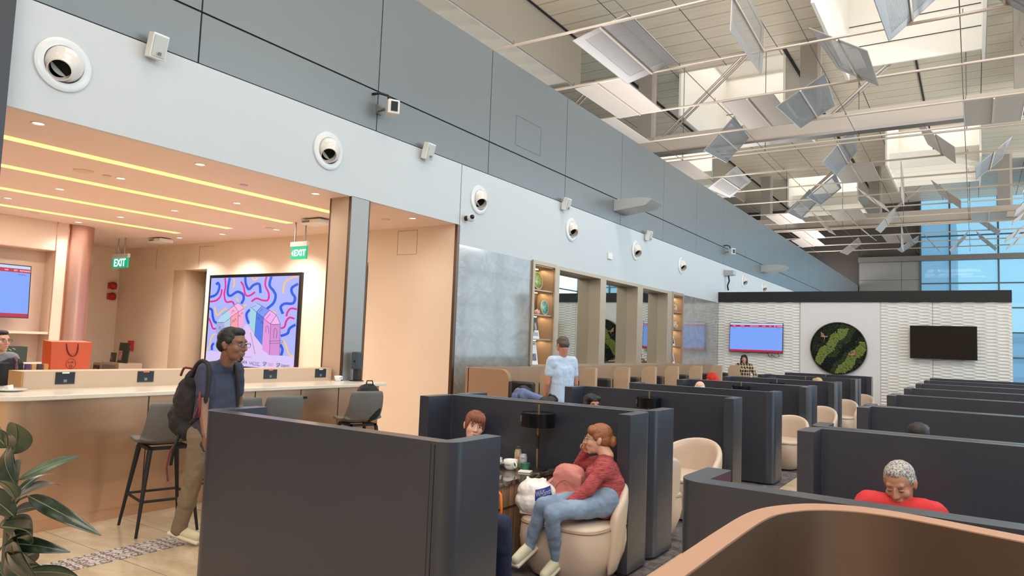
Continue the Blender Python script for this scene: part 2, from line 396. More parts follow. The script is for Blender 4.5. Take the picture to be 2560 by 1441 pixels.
# far divider with wavy panels
wavy = mat('wavy_relief', S(226, 220, 208), .5)
g = NG(wavy)
u = g.m('MULTIPLY', g.x, 2*PI/.42); 
row = g.m('FLOOR', g.m('DIVIDE', g.z, .085)); par = g.m('MODULO', row, 2)
zz = g.m('DIVIDE', g.z, .085)
wv = g.m('MULTIPLY', g.m('SINE', u), .38)
ph = g.m('FRACT', g.m('ADD', zz, wv)); ph2 = g.m('FRACT', g.m('SUBTRACT', zz, wv))
h = g.m('MULTIPLY', g.m('ADD', g.m('PINGPONG', ph, .5), g.m('PINGPONG', ph2, .5)), 1.0)
ribs = None
g.bump(h, 1.0, .03)
dv = MB(); dv.bb(-6.7, .81, 22.16, 22.4, 0, 3.17)
dv = structure(dv.build('wall_divider', mat('divider_core', S(224, 220, 214), .5)))
def wave_panel(x0, x1, name, par_):
    m = MB(); nx = int((x1-x0)/.035); nzz = int(3.17/.0142)
    rows = []
    for jz in range(nzz+1):
        z = 3.17*jz/nzz; r = []
        for ix in range(nx+1):
            x = x0+(x1-x0)*ix/nx
            k = z/.085; ww = .30*math.sin(2*PI*x/.5)
            a = abs(((k+ww) % 1)-.5)*2; b = abs(((k-ww+.5) % 1)-.5)*2
            r.append(m.bm.verts.new((x, 22.155-.034*max(a, b)**2.2, z)))
        rows.append(r)
    for a, b in zip(rows, rows[1:]):
        for k in range(nx): m.bm.faces.new((a[k], a[k+1], b[k+1], b[k]))
    o = m.build(name, mat('relief_white', S(242, 238, 232), .5), parent=par_, noff=True)
    for p in o.data.polygons: p.use_smooth = True
    return o
wave_panel(-6.7, -4.31, 'relief_panel', dv); wave_panel(-.93, .80, 'relief_panel', dv); wave_panel(-2.17, -.95, 'relief_panel', dv)
MB().bb(-4.28, -2.2, 22.12, 22.16, 0, 3.17).build('plain_panel', mat('plain_white', S(236, 232, 232), .45), parent=dv)
MB().bb(-6.7, .81, 22.08, 22.4, 3.17, 3.48).build('dark_header', darkband, parent=dv)

# far end of the hall
fe = mat('far_grey_panel', S(138, 136, 134), .4, .25)
m = MB()
xs = [-6.7, -4.1, -2.97]; 
for a, b in zip(xs, xs[1:]):
    for c_, d_ in ((0, 3.3), (3.3, 6.9), (6.9, 8.12)): m.bb(a+.01, b-.01, 54.4, 54.5, c_+.01, d_-.01)
structure(m.build('wall_far', fe))
structure(MB().bb(-18, -2.97, 54.55, 54.8, 0, 12.3).bb(-18, -6.7, 54.5, 54.6, 0, 12.3).build('wall_far_upper', mat('far_dark', S(74, 66, 62), .7)))
structure(MB().bb(-6.7, 13, 53.9, 54.5, 8.12, 8.45).build('wall_far_soffit', mat('far_soffit', S(112, 104, 98), .6)))
fr = MB()
for x in (-2.97, -1.3, 1.33, 3.96, 6.6, 9.2, 11.8): fr.bb(x-.05, x+.05, 54.3, 54.5, 0, 12.2)
for z in (1.9, 3.47, 5.04, 6.62, 8.2, 9.75, 11.0): fr.bb(-2.97, 13, 54.33, 54.47, z-.04, z+.04)
wf = structure(fr.build('window_1', mat('mullion_dark', S(80, 92, 98), .4, .4)))
glass = mat('clear_glass', S(225, 240, 245), 0, 0, spec=.5, alpha=.12)
MB().bb(-2.97, 13, 54.4, 54.41, 0, 12.2).build('pane', glass, parent=wf)
# terminal building seen beyond the glass
bld = thing('airport_building', 'pale far airport building with horizontal bands seen through the end glass', 'building', (0, 0, 0))
MB().bb(1.2, 30, 90, 100, -6, 4.6).build('wall', mat('far_building', S(176, 205, 220), .7), parent=bld)
m = MB()
for z in (-.5, 1.6, 3.6): m.bb(1.1, 30, 89.8, 90, z, z+.5)
m.build('band', mat('far_band', S(140, 176, 198), .7), parent=bld)
MB().bb(-7, -1.4, 80, 90, 0, 15).build('tower', mat('far_tower', S(165, 196, 212), .7), parent=bld)

# glass facade on the right (mirrored in the marble)
fr = MB()
for k in range(16): fr.bb(12.9, 13.05, -5+k*4-.07, -5+k*4+.07, 0, 12.2)
for z in (0.1, 2.0, 4.0, 6.0, 8.0, 10, 12.1): fr.bb(12.92, 13.03, -5, 54.5, z-.05, z+.05)
structure(fr.build('window_2', mat('mullion_dark', S(80, 92, 98), .4, .4)))
# wall behind the photographer
structure(MB().bb(-18, 13, -8.3, -8, 0, 12.2).build('wall_behind', mat('warm_back_wall', S(206, 184, 162), .7)))
structure(MB().bb(-18.2, -18, -8, 54.5, 3.6, 12.2).build('wall_high_left', mat('high_wall', S(150, 142, 134), .7)))

# high ceiling: slatted metal with openings
slat = mat('slatted_ceiling', S(204, 192, 172), .45, .15)
g = NG(slat)
l1 = g.line(g.y, .8, .022, .15); l2 = g.line(g.y, .2667, .02, .02); sx_ = g.line(g.x, 1.975, .03, 9.56)
n1 = g.noise((1, 4, 1), 3)
c = g.mix(g.ramp(n1, .3, .7, 0, .5), S(206, 194, 174), S(190, 178, 160)); c = g.mix(g.m('MULTIPLY', l2, .45), c, S(226, 216, 198))
c = g.mix(g.m('MAXIMUM', l1, sx_), c, S(70, 62, 56)); g.col(c)
xs = sorted({-18, 13} | {v for b in SKYBOX for v in b[:2]}); ys = sorted({-8, 54.5} | {v for b in SKYBOX for v in b[2:]})
m = MB()
for xa, xb in zip(xs, xs[1:]):
    for ya, yb in zip(ys, ys[1:]):
        cx, cy = (xa+xb)/2, (ya+yb)/2
        if any(b[0] < cx < b[1] and b[2] < cy < b[3] for b in SKYBOX): continue
        m.bb(xa, xb, ya, yb, 12.2, 12.3)
structure(m.build('ceiling', slat))
# dark open gaps running along the ceiling
gp = MB()
for x, y0, y1 in ((-11.44, 4, 24.8), (-5.46, 25, 43.4), (-11.36, 25, 43.4), (-5.46, 43.7, 54.4), (-11.36, 43.7, 54.4), (.36, 4, 24.8), (-1.63, 24.8, 43.4)):
    gp.bb(x-.03, x+(.03 if x > -5 else .09), y0, y1, 12.17, 12.2)
structure(gp.build('trim_7', dark_gap))
for i, (x0, x1, y0, y1) in enumerate(SKYBOX):
    vis = y0 > 11 and x1 < 12
    m = MB()
    m.bb(x0, x0+.08, y0, y1, 10.55, 14.0); m.bb(x1-.08, x1, y0, y1, 10.55, 14.0); m.bb(x0, x1, y1-.08, y1, 10.9, 14.0); m.bb(x0, x1, y0, y0+.08, 12.25, 14.0)
    m.bb(x0, x1, y0, y1, 13.98, 14.05)
    o = structure(m.build('ceiling_well', white_box))
    if vis:
        MB().bb(x1, x1+.02, y0, y1+.0, 10.55, 12.2).build('outer_cladding', ceil_metal, parent=o)
        for z_ in (12.3, 11.6): MB().bb(x0+.08, x1-.08, y1-.1, y1-.085, z_, z_+.02).build('panel_joint', dark_gap, parent=o)
        if x0 < -12 or y0 > 36:
            b = MB(); ny = int((y1-y0)/1.05)
            for k in range(1, ny): b.bb(x0+.08, x1-.08, y0+k*1.05, y0+k*1.05+.03, 10.6, 11.35)
            b.build('baffle', white_box, parent=o)
# ================================================================ ROOF FURNITURE
# trusses
for ti, ty in enumerate((24.75, 43.4)):
    t = thing('roof_truss', ['nearer roof truss with broad pale beam, flat posts and steel rods', 'farther roof truss with pale beam below the ceiling near the end glass'][ti], 'truss', (0, ty, 0), group='roof trusses')
    MB().bb(-17.9, 12.8, 0, .3, 8.95, 9.58).build('beam', beam_mat, parent=t, bevel=.01)
    MB().bb(-17.9, 12.8, -.06, .36, 8.87, 8.95).build('bottom_plate', mat('beam_dark', S(128, 122, 118), .3, .5), parent=t)
    for x in (-16.3, -10.4, -4.55, 1.35, 7.2):
        MB().bb(x-.3, x+.24, .02, .25, 9.58, 12.2).build('post', post_mat, parent=t)
        m = MB()
        m.bb(x+.24, x+.34, .02, .25, 9.58, 12.2); m.build('post_side', beam_mat, parent=t)
        for s_, off in ((1, .02), (1, .30)):
            MB().cyl((x+.7, off, 9.55), (x+3.75, off, 12.2), .045, n=10).build('rod', mat('rod_metal', S(178, 168, 162), .3, .6), parent=t)
# hanging tubes
TY = {1: 13.45, 2: 16.44, 3: 19.3, 4: 22.1, 5: 25.0, 6: 27.9, 7: 30.85, 8: 33.67, 9: 36.65, 10: 39.5, 11: 42.3, 12: 45.1, 13: 48.4, 14: 51.2, 15: 54.0, 0: 10.5}
words_ = ['first', 'second', 'third', 'fourth', 'fifth', 'sixth', 'seventh', 'eighth', 'ninth', 'tenth', 'eleventh', 'twelfth', 'thirteenth', 'fourteenth']
for k in range(1, 15):
    y = TY[k]
    tb = thing('ceiling_tube', 'thin pale tube under the hall roof, %s row counted from the camera' % words_[k-1], 'tube', (0, y, 8.6), group='tubes that carry the reflector panels')
    MB().cyl((-17.5, 0, 0), (12.8, 0, 0), .032, n=10).build('tube', tube_metal, parent=tb, smooth='auto')
    for x in [-8.98+2.95*i for i in range(5)]: MB().cyl((x, 0, 0), (x, 0, 3.6 if k in (5, 11) else .12), .012 if k in (5, 11) else .008, n=6).build('hanger', mat('wire_dark', S(96, 88, 84), .5), parent=tb)
    if k in (5, 11):
        MB().cyl((-17.5, -.45, 0), (12.8, -.45, 0), .032, n=10).build('tube', tube_metal, parent=tb, smooth='auto')
for i, x in enumerate((-8.98, -6.02, -3.05, -.18, 2.75)):
    tag(MB().cyl((x, 6, 8.63), (x, 54, 8.63), .011, n=6).build('cable', mat('wire_dark', S(96, 88, 84), .5)), 'dark thin cable running down the hall above the tubes, %s from the grey wall' % words_[i], 'cable', 'cables over the tubes')

def perf(name, base, dens=.1):
    m = mat(name, base, .35, .35)
    g = NG(m)
    a = g.m('SUBTRACT', g.m('PINGPONG', g.x, .025), .0125); b = g.m('SUBTRACT', g.m('PINGPONG', g.m('ADD', g.y, 0.0), .025), .0125)
    d = g.m('SQRT', g.m('ADD', g.m('MULTIPLY', a, a), g.m('MULTIPLY', b, b)))
    hole = g.m('LESS_THAN', g.m('SQRT', g.m('ADD', g.m('MULTIPLY', a, a), g.m('MULTIPLY', b, b))), .0088)
    ins = g.m('MULTIPLY', g.m('LESS_THAN', g.m('ABSOLUTE', g.x), .47), g.m('MULTIPLY', g.m('GREATER_THAN', g.y, .2), g.m('LESS_THAN', g.y, 2.65)))
    al = g.m('SUBTRACT', 1, g.m('MULTIPLY', hole, ins))
    g.nt.links.new(al, g.p.inputs['Alpha'])
    return m
perf_m = perf('perforated_panel', S(150, 148, 150))
plain_m = mat('plain_reflector', S(186, 174, 166), .4, .2)
PANELS = [('P1', 1, -6.75, 14, 1), ('P2', 1, -3.91, 88, 1), ('P3', 3, -5.15, 1, 0), ('P4', 2, -2.45, -33, 1), ('P5', 3, -3.78, 30, 1), ('P6', 1, -.95, 40, 1), ('P7', 1, .5, -42, 1),
 ('P8', 2, -8.26, 2, 0), ('P9', 3, -9.75, 0, 0), ('P10', 4, -6.77, 46, 1), ('P11', 5, -3.73, 50, 1), ('P12', 6, -3.7, 0, 0), ('P13', 7, -5.2, 39, 1), ('P14', 8, -6.63, 47, 1), ('P15', 5, -.95, -43, 0),
 ('P16', 7, -2.32, 90, 0), ('P17', 6, .6, 42, 1), ('P18', 8, -.92, -42, 0), ('P19', 8, -3.72, -38, 0), ('P20', 9, -5.17, 1, 0), ('P21', 10, -6.7, -52, 0), ('P22', 10, -3.68, 50, 0), ('P23', 10, .63, -1, 0), ('P24', 4, .5, -1, 0),
 ('P25', 13, -6.5, 40, 0), ('P26', 12, -3.68, 0, 0), ('P27', 13, -.71, 48, 0), ('P28', 13, .64, -45, 0), ('P29', 11, .62, -42, 0), ('P30', 12, 2.0, 38, 0), ('P31', 13, 2.1, 44, 0), ('P32', 9, 2.05, 42, 0),
 ('P34', 13, -3.3, 35, 0), ('P35', 13, -2.1, -52, 0), ('P36', 11, -5.1, -45, 0), ('P38', 12, -3.4, 90, 0), ('P40', 5, -9.5, 2, 0), ('P41', 6, -8.4, 35, 1), ('P33', 7, 2.05, 50, 0), ('P42', 10, 2.05, 42, 0), ('P43', 9, -8.1, 2, 0), ('P44', 11, -8.0, 0, 0), ('P45', 12, -8.6, 4, 0)]
def tilt_word(a):
    return 'flat' if abs(a) < 6 else ('edge-on upright' if a > 80 else ('right side up' if a > 0 else 'left side up'))
pcnt = {}
for (nm, k, x, ang, pf) in PANELS:
    L = TY[k+1]-TY[k]-.02
    if k+1 == 5: L -= .45
    if k+1 == 11: L -= .45
    col_ = {-9.75: 'far left', -9.5: 'far left', -8.26: 'far left', -8.1: 'far left'}
    side = 'hard by the grey wall' if x < -7.3 else 'left of centre' if x < -4.4 else 'over the left booths' if x < -2.9 else 'over the aisle' if x < -.2 else 'over the right booths'
    lab = '%s %s panel, %s, tube row %s' % ('perforated' if pf else 'plain', {'flat': 'level', 'edge-on upright': 'upright', 'right side up': 'right-side-up', 'left side up': 'left-side-up'}[tilt_word(ang)], side, words_[k-1])
    pcnt[lab] = pcnt.get(lab, 0)+1
    if pcnt[lab] > 1: lab += ', outer one'
    t = thing('reflector_panel', lab, 'ceiling panel', (x, TY[k], 8.57), group='hanging reflector panels under the roof')
    far = .55 if abs(ang) > 20 else .68
    n = MB()
    poly = [(-.69, 0.02), (.69, 0.02), (far, L), (-far, L)]
    n.prism(poly, -.006, .006)
    sh = n.build('sheet', perf_m if pf else plain_m, parent=t, rot=(0.04 if abs(ang) > 20 else 0, math.radians(-ang), 0))
    m = MB(); m.bb(-.02, .02, 0, L, -.04, -.006); m.build('spine', tube_metal, parent=t, rot=(0.04 if abs(ang) > 20 else 0, math.radians(-ang), 0))
    m = MB()
    for a, b in zip(poly, poly[1:]+poly[:1]): m.cyl((a[0], a[1], 0), (b[0], b[1], 0), .012, n=4)
    m.build('rim', mat('panel_rim', S(190, 184, 178), .4, .3), parent=t, rot=(0.04 if abs(ang) > 20 else 0, math.radians(-ang), 0))
# rope tied to the truss post
tag(MB().tube([(1.25+.05*math.sin(a)*(1 if a < PI else 1), 24.5, 10.95-.22*(1-math.cos(a))/2-.0) for a in [i*2*PI/14 for i in range(14)]], .012, 6, closed=True).tube([(1.25, 24.5, 10.95), (1.34, 24.6, 11.2), (1.3, 24.7, 12.1)], .012, 6).build('rope', mat('rope', S(150, 120, 90), .8)), 'knotted rope loop hanging from a roof post at right', 'rope')

# ---------------- things on the left wall
noz = thing('jet_air_nozzle', 'x', 'air nozzle', (-6.7, 2.91, 3.94), 0, 'round jet nozzles along the white wall')
Rx = Matrix.Rotation(PI/2, 3, 'Y')
MB().lathe([(.10, .0), (.235, 0.0), (.235, .018), (.20, .035), (.165, .03), (.16, .012)], n=40, rot=Rx).build('flange', mat('nozzle_white', S(222, 222, 220), .25, coat=.3), parent=noz, smooth='auto')
dirv = Vector((.62, -.38, -.50)).normalized(); q = dirv.to_track_quat('Z', 'Y').to_matrix()
MB().lathe([(.163, -.03), (.155, .03), (.13, .085), (.098, .125), (.096, .15), (.088, .15), (.086, .03)], n=36, rot=q, c=(-.01, 0, 0)).build('nozzle', mat('nozzle_ball', S(226, 218, 210), .2, coat=.4), parent=noz, smooth='auto')
MB().lathe([(.0, .04), (.087, .04), (.087, .045), (0, .045)], n=24, rot=q, c=(-.01, 0, 0)).build('dark_duct', mat('duct_black', S(6, 6, 6), .9), parent=noz)
nl = ['nearest the camera, above the alcove ceiling edge', 'second, above the bar counter', 'third, just right of the dome camera', 'fourth, above the first display shelf', 'fifth, above the mirrors', 'sixth, above the far display shelf', 'seventh, above the dark header of the divider', 'eighth, first one beyond the divider', 'ninth, last one beyond the divider']
nys = [2.91, 5.98, 9.2, 12.35, 15.56, 18.69, 21.9, 24.91, 27.63]
noz['label'] = 'round white air nozzle ' + nl[0]
for i, y in enumerate(nys[1:], 1):
    if i == 6: continue
    dup(noz, (-6.7, y, 3.94 if i < 7 else 4.1), 0, 'round white air nozzle ' + nl[i])
sp = thing('wall_speaker', 'x', 'speaker', (-6.7, 3.68, 4.38), 0, 'small white speakers on the seam of the wall')
MB().bb(0, .05, -.02, .02, -.05, .05).build('bracket', whiteplastic, parent=sp)
MB().box((.1, 0, 0), (.1, .16, .24), Matrix.Rotation(.25, 3, 'Y')).build('housing', whiteplastic, parent=sp, bevel=.01)
MB().box((.155, 0, -.014), (.006, .13, .2), Matrix.Rotation(.25, 3, 'Y')).build('grille', mat('speaker_grille', S(190, 192, 188), .6), parent=sp)
MB().box((.157, 0, -.085), (.008, .03, .03), Matrix.Rotation(.25, 3, 'Y')).build('badge', mat('badge_grey', S(110, 110, 110), .5), parent=sp)
sl = ['above the alcove, nearest the camera', 'above the right end of the alcove', 'between the third and fourth nozzles', 'past the fourth nozzle, farthest back']
sp['label'] = 'small white wall speaker ' + sl[0]
for y, l in zip((7.77, 11.94, 16.12), sl[1:]): dup(sp, (-6.7, y, 4.37), 0, 'small white wall speaker ' + l)
tag(MB().bb(-6.7, -6.66, 14.02, 14.22, 3.56, 3.7).build('junction_box', whiteplastic, bevel=.008), 'small white junction box low on the white wall', 'box')
def camera_unit(y, z, label):
    t = thing('security_camera', label, 'security camera', (-6.7, y, z), 0, 'boxy security cameras on the grey wall')
    m = MB(); m.cyl((0, 0, -.02), (.12, 0, -.02), .02); m.bb(0, .02, -.05, .05, -.07, .05); m.build('bracket', steel, parent=t)
    MB().box((.2, .06, 0), (.2, .16, .19), Matrix.Rotation(-.6, 3, 'Z')).build('housing', whiteplastic, parent=t, bevel=.012)
    MB().box((.29, .005, 0), (.012, .09, .13), Matrix.Rotation(-.6, 3, 'Z')).build('lens', black, parent=t)
    MB().tube([(.16, .04, .1), (.15, .02, .17), (.08, -.06, .19), (.0, -.12, .17)], .018).build('cable', matte_black, parent=t, smooth=True)
camera_unit(6.81, 4.72, 'white boxy security camera with a black cable, nearer one on the grey wall')
camera_unit(22.7, 4.84, 'white boxy security camera with a black cable, farther one on the grey wall')
t = thing('dome_camera', 'white round dome security camera beside the end of the alcove', 'security camera', (-6.7, 8.86, 3.58))
MB().cyl((0, 0, .0), (.07, 0, 0), .04).build('mount', matte_black, parent=t)
MB().ball((.11, 0, 0), .065).build('dome', whiteplastic, parent=t, smooth=True)
MB().ball((.15, -.03, .01), .038).build('lens', black, parent=t, smooth=True)
for y, l in ((14.6, 'grey wedge uplight on the grey wall above the mirrors'), (27.6, 'grey wedge uplight on the grey wall beyond the divider')):
    t = thing('wedge_uplight', l, 'light fixture', (-6.7, y, 4.8), 0, 'wedge uplights on the grey wall')
    MB().prism([(0, -.14), (.75, -.06), (.9, .07), (.68, .12), (0, .12)], -.32, .32, Matrix.Rotation(PI/2, 4, 'X')).build('housing', mat('fixture_grey', S(176, 178, 178), .4, .2), parent=t, bevel=.006)
    MB().bb(-.0, .02, -.2, .2, -.12, .1).build('back_plate', matte_black, parent=t)
t = thing('wall_floodlight', 'small grey floodlight with a dangling dark cable above the divider', 'light fixture', (-6.7, 22.8, 4.1))
MB().prism([(0, -.05), (.3, -.02), (.3, .12), (0, .14)], -.16, .16, Matrix.Rotation(PI/2, 4, 'X')).build('head', mat('fixture_grey', S(176, 178, 178), .4, .2), parent=t, bevel=.01)
MB().tube([(.1, 0, -.04), (.12, .03, -.2), (.06, .05, -.35), (.1, 0, -.5)], .025).build('cable', matte_black, parent=t, smooth=True)

# ---------------- alcove ceiling
for i, (x, y0) in enumerate(((-7.87, .5), (-9.31, .5), (-10.88, .5), (-12.42, .5))):
    t = thing('strip_light', 'long warm yellow ceiling strip light, %s counted inward from the hall' % words_[i], 'strip light', (x, 0, 3.46), 0, 'strip lights in the alcove ceiling')
    MB().bb(-.075, .075, y0, 7.6, -.006, .002).build('diffuser', warm_strip, parent=t)
    area('strip_glow', (x, 4, 3.44), (0, 0, 0), .14, 7.0, 32 if i == 0 else 52, (1, .93, .88))
dl = thing('downlight', 'x', 'downlight', (0, 0, 3.46), 0, 'downlights in the alcove ceiling')
MB().lathe([(.045, -.004), (.062, -.008), (.066, 0)], n=20).build('ring', whiteplastic, parent=dl)
MB().lathe([(0, -.002), (.046, -.002), (.046, 0)], n=16).build('glow', lamp_disc, parent=dl)
spots = [(x, y) for y in (2.9, 4.5, 6.12, 8.0) for x in (-7.04, -8.64, -10.14, -11.66, -13.02)]
rown = {2.9: 'nearest row', 4.5: 'second row', 6.12: 'third row', 8.0: 'row along the screen wall'}
firstd = True
for (x, y) in spots:
    if (x == -8.64 and y > 7.9) or (y < 3 and x < -9): continue
    lb = 'small round downlight, %s, %s from the hall' % (rown[y], words_[[-7.04, -8.64, -10.14, -11.66, -13.02].index(x)])
    if firstd: dl.location = (x, y, 3.46); dl['label'] = lb; firstd = False
    else: dup(dl, (x, y, 3.46), 0, lb)
    l = bpy.data.lights.new('downlight_beam', 'SPOT'); l.energy = (8 if x > -7.5 else 65) if y < 7.5 else (16 if x > -7.5 else 260); l.spot_size = 2.3; l.spot_blend = .9; l.color = (1, .94, .90); l.shadow_soft_size = .06
    o = bpy.data.objects.new('downlight_beam', l); o.location = (x, y, 3.44); COL.objects.link(o)
    if y > 5 and False: pass
for i, (x, y, r, l) in enumerate(((-8.66, 4.08, .11, 'beige round ceiling speaker cover near the hall side'), (-8.65, 4.34, .05, 'tiny beige ceiling cap beside the round speaker cover'), (-7.48, 5.38, .05, 'small lilac lit sensor in the alcove ceiling'), (-7.52, 7.93, .07, 'beige ceiling disc right of the square column'), (-12.71, 5.3, .08, 'beige ceiling disc near the rose column'), (-10.09, 7.82, .07, 'beige ceiling disc near the left exit sign row'))):
    tag(MB().lathe([(0, -.012), (r*.9, -.012), (r, 0)], c=(x, y, 3.46), n=24).build('ceiling_disc', mat('disc_beige', S(212, 188, 172), .5) if i != 2 else mat('disc_lilac', S(200, 170, 220), .5)), l, 'ceiling disc')
for x, y, l in ((-8.57, 7.5, 'white ceiling projector unit beside the square column'), (-13.5, 7.9, 'white ceiling unit above the left exit sign')):
    t = thing('ceiling_unit', l, 'ceiling unit', (x, y, 3.46))
    MB().bb(-.22, .22, -.14, .14, -.09, -.02).build('casing', whiteplastic, parent=t, bevel=.015)
    MB().cyl((0, 0, -.02), (0, 0, 0), .08).build('mount', steel, parent=t)
    MB().bb(-.16, 0, -.145, -.14, -.07, -.04).build('vent', mat('vent_grey', S(120, 116, 112), .5), parent=t)
green = mat('exit_green', S(0, 150, 110), .4, emit=S(0, 158, 118), es=.9)
wl_ = mat('exit_white', S(240, 250, 245), .4, emit=S(235, 255, 245), es=1.3)
for (x, arrow, l) in ((-14.35, False, 'green EXIT sign hanging from two rods, left one without an arrow'), (-9.04, True, 'green EXIT sign with a left arrow hanging beside the square column')):
    t = thing('exit_sign', l, 'exit sign', (x, 7.6, 3.0), 0, 'hanging exit signs')
    MB().bb(-.30 if not arrow else -.2, .3 if not arrow else .2, -.03, .03, .06, .14).build('housing', whiteplastic, parent=t, bevel=.01)
    w2 = .28 if not arrow else .18
    MB().bb(-w2, w2, -.015, .015, -.14, .06).build('sign_plate', green, parent=t)
    text_mesh('EXIT', .21 if not arrow else .135, wl_, 'lettering', t, FY((0.0 if not arrow else .03, -.017, -.045)), .001, bold=.004)
    if arrow: MB().prism([(-.165, 0), (-.125, .05), (-.125, -.05)], 0, .002, FY((0, -.017, -.045))).build('arrow', wl_, parent=t)
    for s_ in (-.12, .12): MB().cyl((s_, 0, .14), (s_, 0, .46), .012, n=8).build('rod', steel, parent=t)
# LED screen
lav = mat('screen_lavender', S(6, 6, 8), .4, emit=S(170, 180, 250), es=.95)
sc = thing('led_screen', 'large square lit screen with blue and pink squiggles over shophouses', 'screen', (0, 8.66, 0))
X0, X1, Z0, Z1 = -12.8, -10.2, 1.02, 2.72
MB().bb(X0-.06, X1+.06, -.05, 0, Z0-.05, Z1+.06).build('frame', black, parent=sc)
MB().bb(X0, X1, -.056, -.05, Z0, Z1).build('display', lav, parent=sc)
# picture coordinates: crop 1441 px wide; corners measured on the screen
def uv(px, py, o=.0):
    # bilinear map of crop pixels to screen
    TL, TR, BL, BR = (92, 110), (1362, 92), (18, 1330), (1290, 1388)
    x, z = px, py
    vv = (py-100)/(1360-100.0)
    lx = 92+(18-92)*vv; rx = 1362+(1290-1362)*vv
    uu = (px-lx)/(rx-lx); ty = 110+(92-110)*uu; by = 1330+(1388-1330)*uu
    vv = (py-ty)/(by-ty)
    return (X0+(X1-X0)*uu, Z1-(Z1-Z0)*vv)
def em(name, c, s=.9): return mat(name, S(6, 6, 8), .5, emit=c, es=s)
eb, ep, ey = em('ink_blue', S(0, 84, 225)), em('ink_pink', S(235, 0, 145)), em('ink_yellow', S(253, 200, 110))
def smooth(pts, n=6):
    out = []
    P = [pts[0]]+pts+[pts[-1]]
    for i in range(1, len(P)-2):
        p0, p1, p2, p3 = (Vector(P[i+k]) for k in (-1, 0, 1, 2))
        for k in range(n):
            t = k/n; out.append(.5*((2*p1)+(p2-p0)*t+(2*p0-5*p1+4*p2-p3)*t*t+(3*p1-p0-3*p2+p3)*t**3))
    out.append(Vector(P[-2])); return out
def ribbon(mb, pts, w_, y):
    pts = smooth([(float(a), float(b)) for a, b in pts]); L = []; Rr = []
    for i, p in enumerate(pts):
        d = pts[min(i+1, len(pts)-1)]-pts[max(i-1, 0)]; d = d.normalized() if d.length > 0 else Vector((1, 0)); nn = Vector((-d.y, d.x))*w_/2
        a = uv(*(p+nn)); b = uv(*(p-nn))
        cl = lambda q: (min(max(q[0], X0), X1), min(max(q[1], Z0), Z1))
        a = cl(a); b = cl(b)
        L.append(mb.bm.verts.new((a[0], y, a[1]))); Rr.append(mb.bm.verts.new((b[0], y, b[1])))
    for i in range(len(L)-1):
        try: mb.bm.faces.new((L[i], L[i+1], Rr[i+1], Rr[i]))
        except ValueError: pass
B = [[(170, 205), (200, 180), (222, 230), (200, 310), (150, 360), (75, 382)], [(382, 110), (358, 240), (355, 340), (400, 365), (500, 310), (580, 345), (595, 410), (560, 480)], [(615, 100), (625, 200), (670, 275), (740, 215), (820, 205), (838, 330)],
     [(990, 98), (965, 220), (1020, 300), (1050, 370), (1020, 470), (930, 550)], [(1352, 205), (1270, 260), (1270, 330), (1310, 400), (1280, 475), (1170, 480), (1120, 530), (1150, 620)], [(690, 560), (640, 620), (650, 700), (680, 760)],
     [(65, 545), (110, 570), (125, 660), (150, 730), (195, 755)], [(1320, 765), (1240, 820), (1210, 890), (1120, 925)], [(1115, 1040), (1145, 1110), (1125, 1200)], [(150, 1040), (120, 1080), (122, 1140)]]
Pk = [[(310, 110), (318, 230), (300, 340), (330, 450), (420, 450), (455, 495)], [(550, 165), (590, 230), (620, 350), (680, 365), (760, 315)], [(920, 100), (905, 220), (955, 340), (940, 430), (860, 430), (780, 405), (710, 450)],
      [(262, 270), (245, 360), (180, 430), (75, 450)], [(60, 680), (100, 760), (130, 830), (180, 832)], [(1345, 560), (1260, 545), (1215, 590), (1195, 655)], [(1305, 688), (1240, 670), (1195, 720), (1170, 800), (1120, 820)]]
Ye = [[(440, 120), (455, 170), (435, 245)], [(710, 110), (750, 145), (800, 115)], [(480, 395), (505, 420), (510, 450)], [(1345, 105), (1240, 130), (1170, 200), (1150, 335)], [(155, 525), (170, 600), (200, 640), (260, 590), (335, 545)], [(170, 905), (110, 960), (80, 1090), (40, 1140)], [(1150, 980), (1195, 1060), (1230, 1170), (1290, 1190)], [(590, 520), (640, 490)], [(1010, 590), (1050, 605)]]
for nm, ls, wd, mt in (('blue_squiggle', B, 36, eb), ('pink_squiggle', Pk, 26, ep), ('yellow_squiggle', Ye, 22, ey)):
    for l in ls:
        m = MB(); ribbon(m, l, wd, -.0575); m.build(nm, mt, parent=sc, noff=True)
def polyshape(name, pts, c, y=-.0585):
    m = MB(); m.bm.faces.new([m.bm.verts.new((uv(*p)[0], y, uv(*p)[1])) for p in pts]); m.build(name, em('ink_%d_%d_%d' % c, S(*c)), parent=sc, noff=True)
polyshape('street', [(620, 770), (660, 770), (960, 1205), (400, 1230)], (226, 196, 246), -.058)
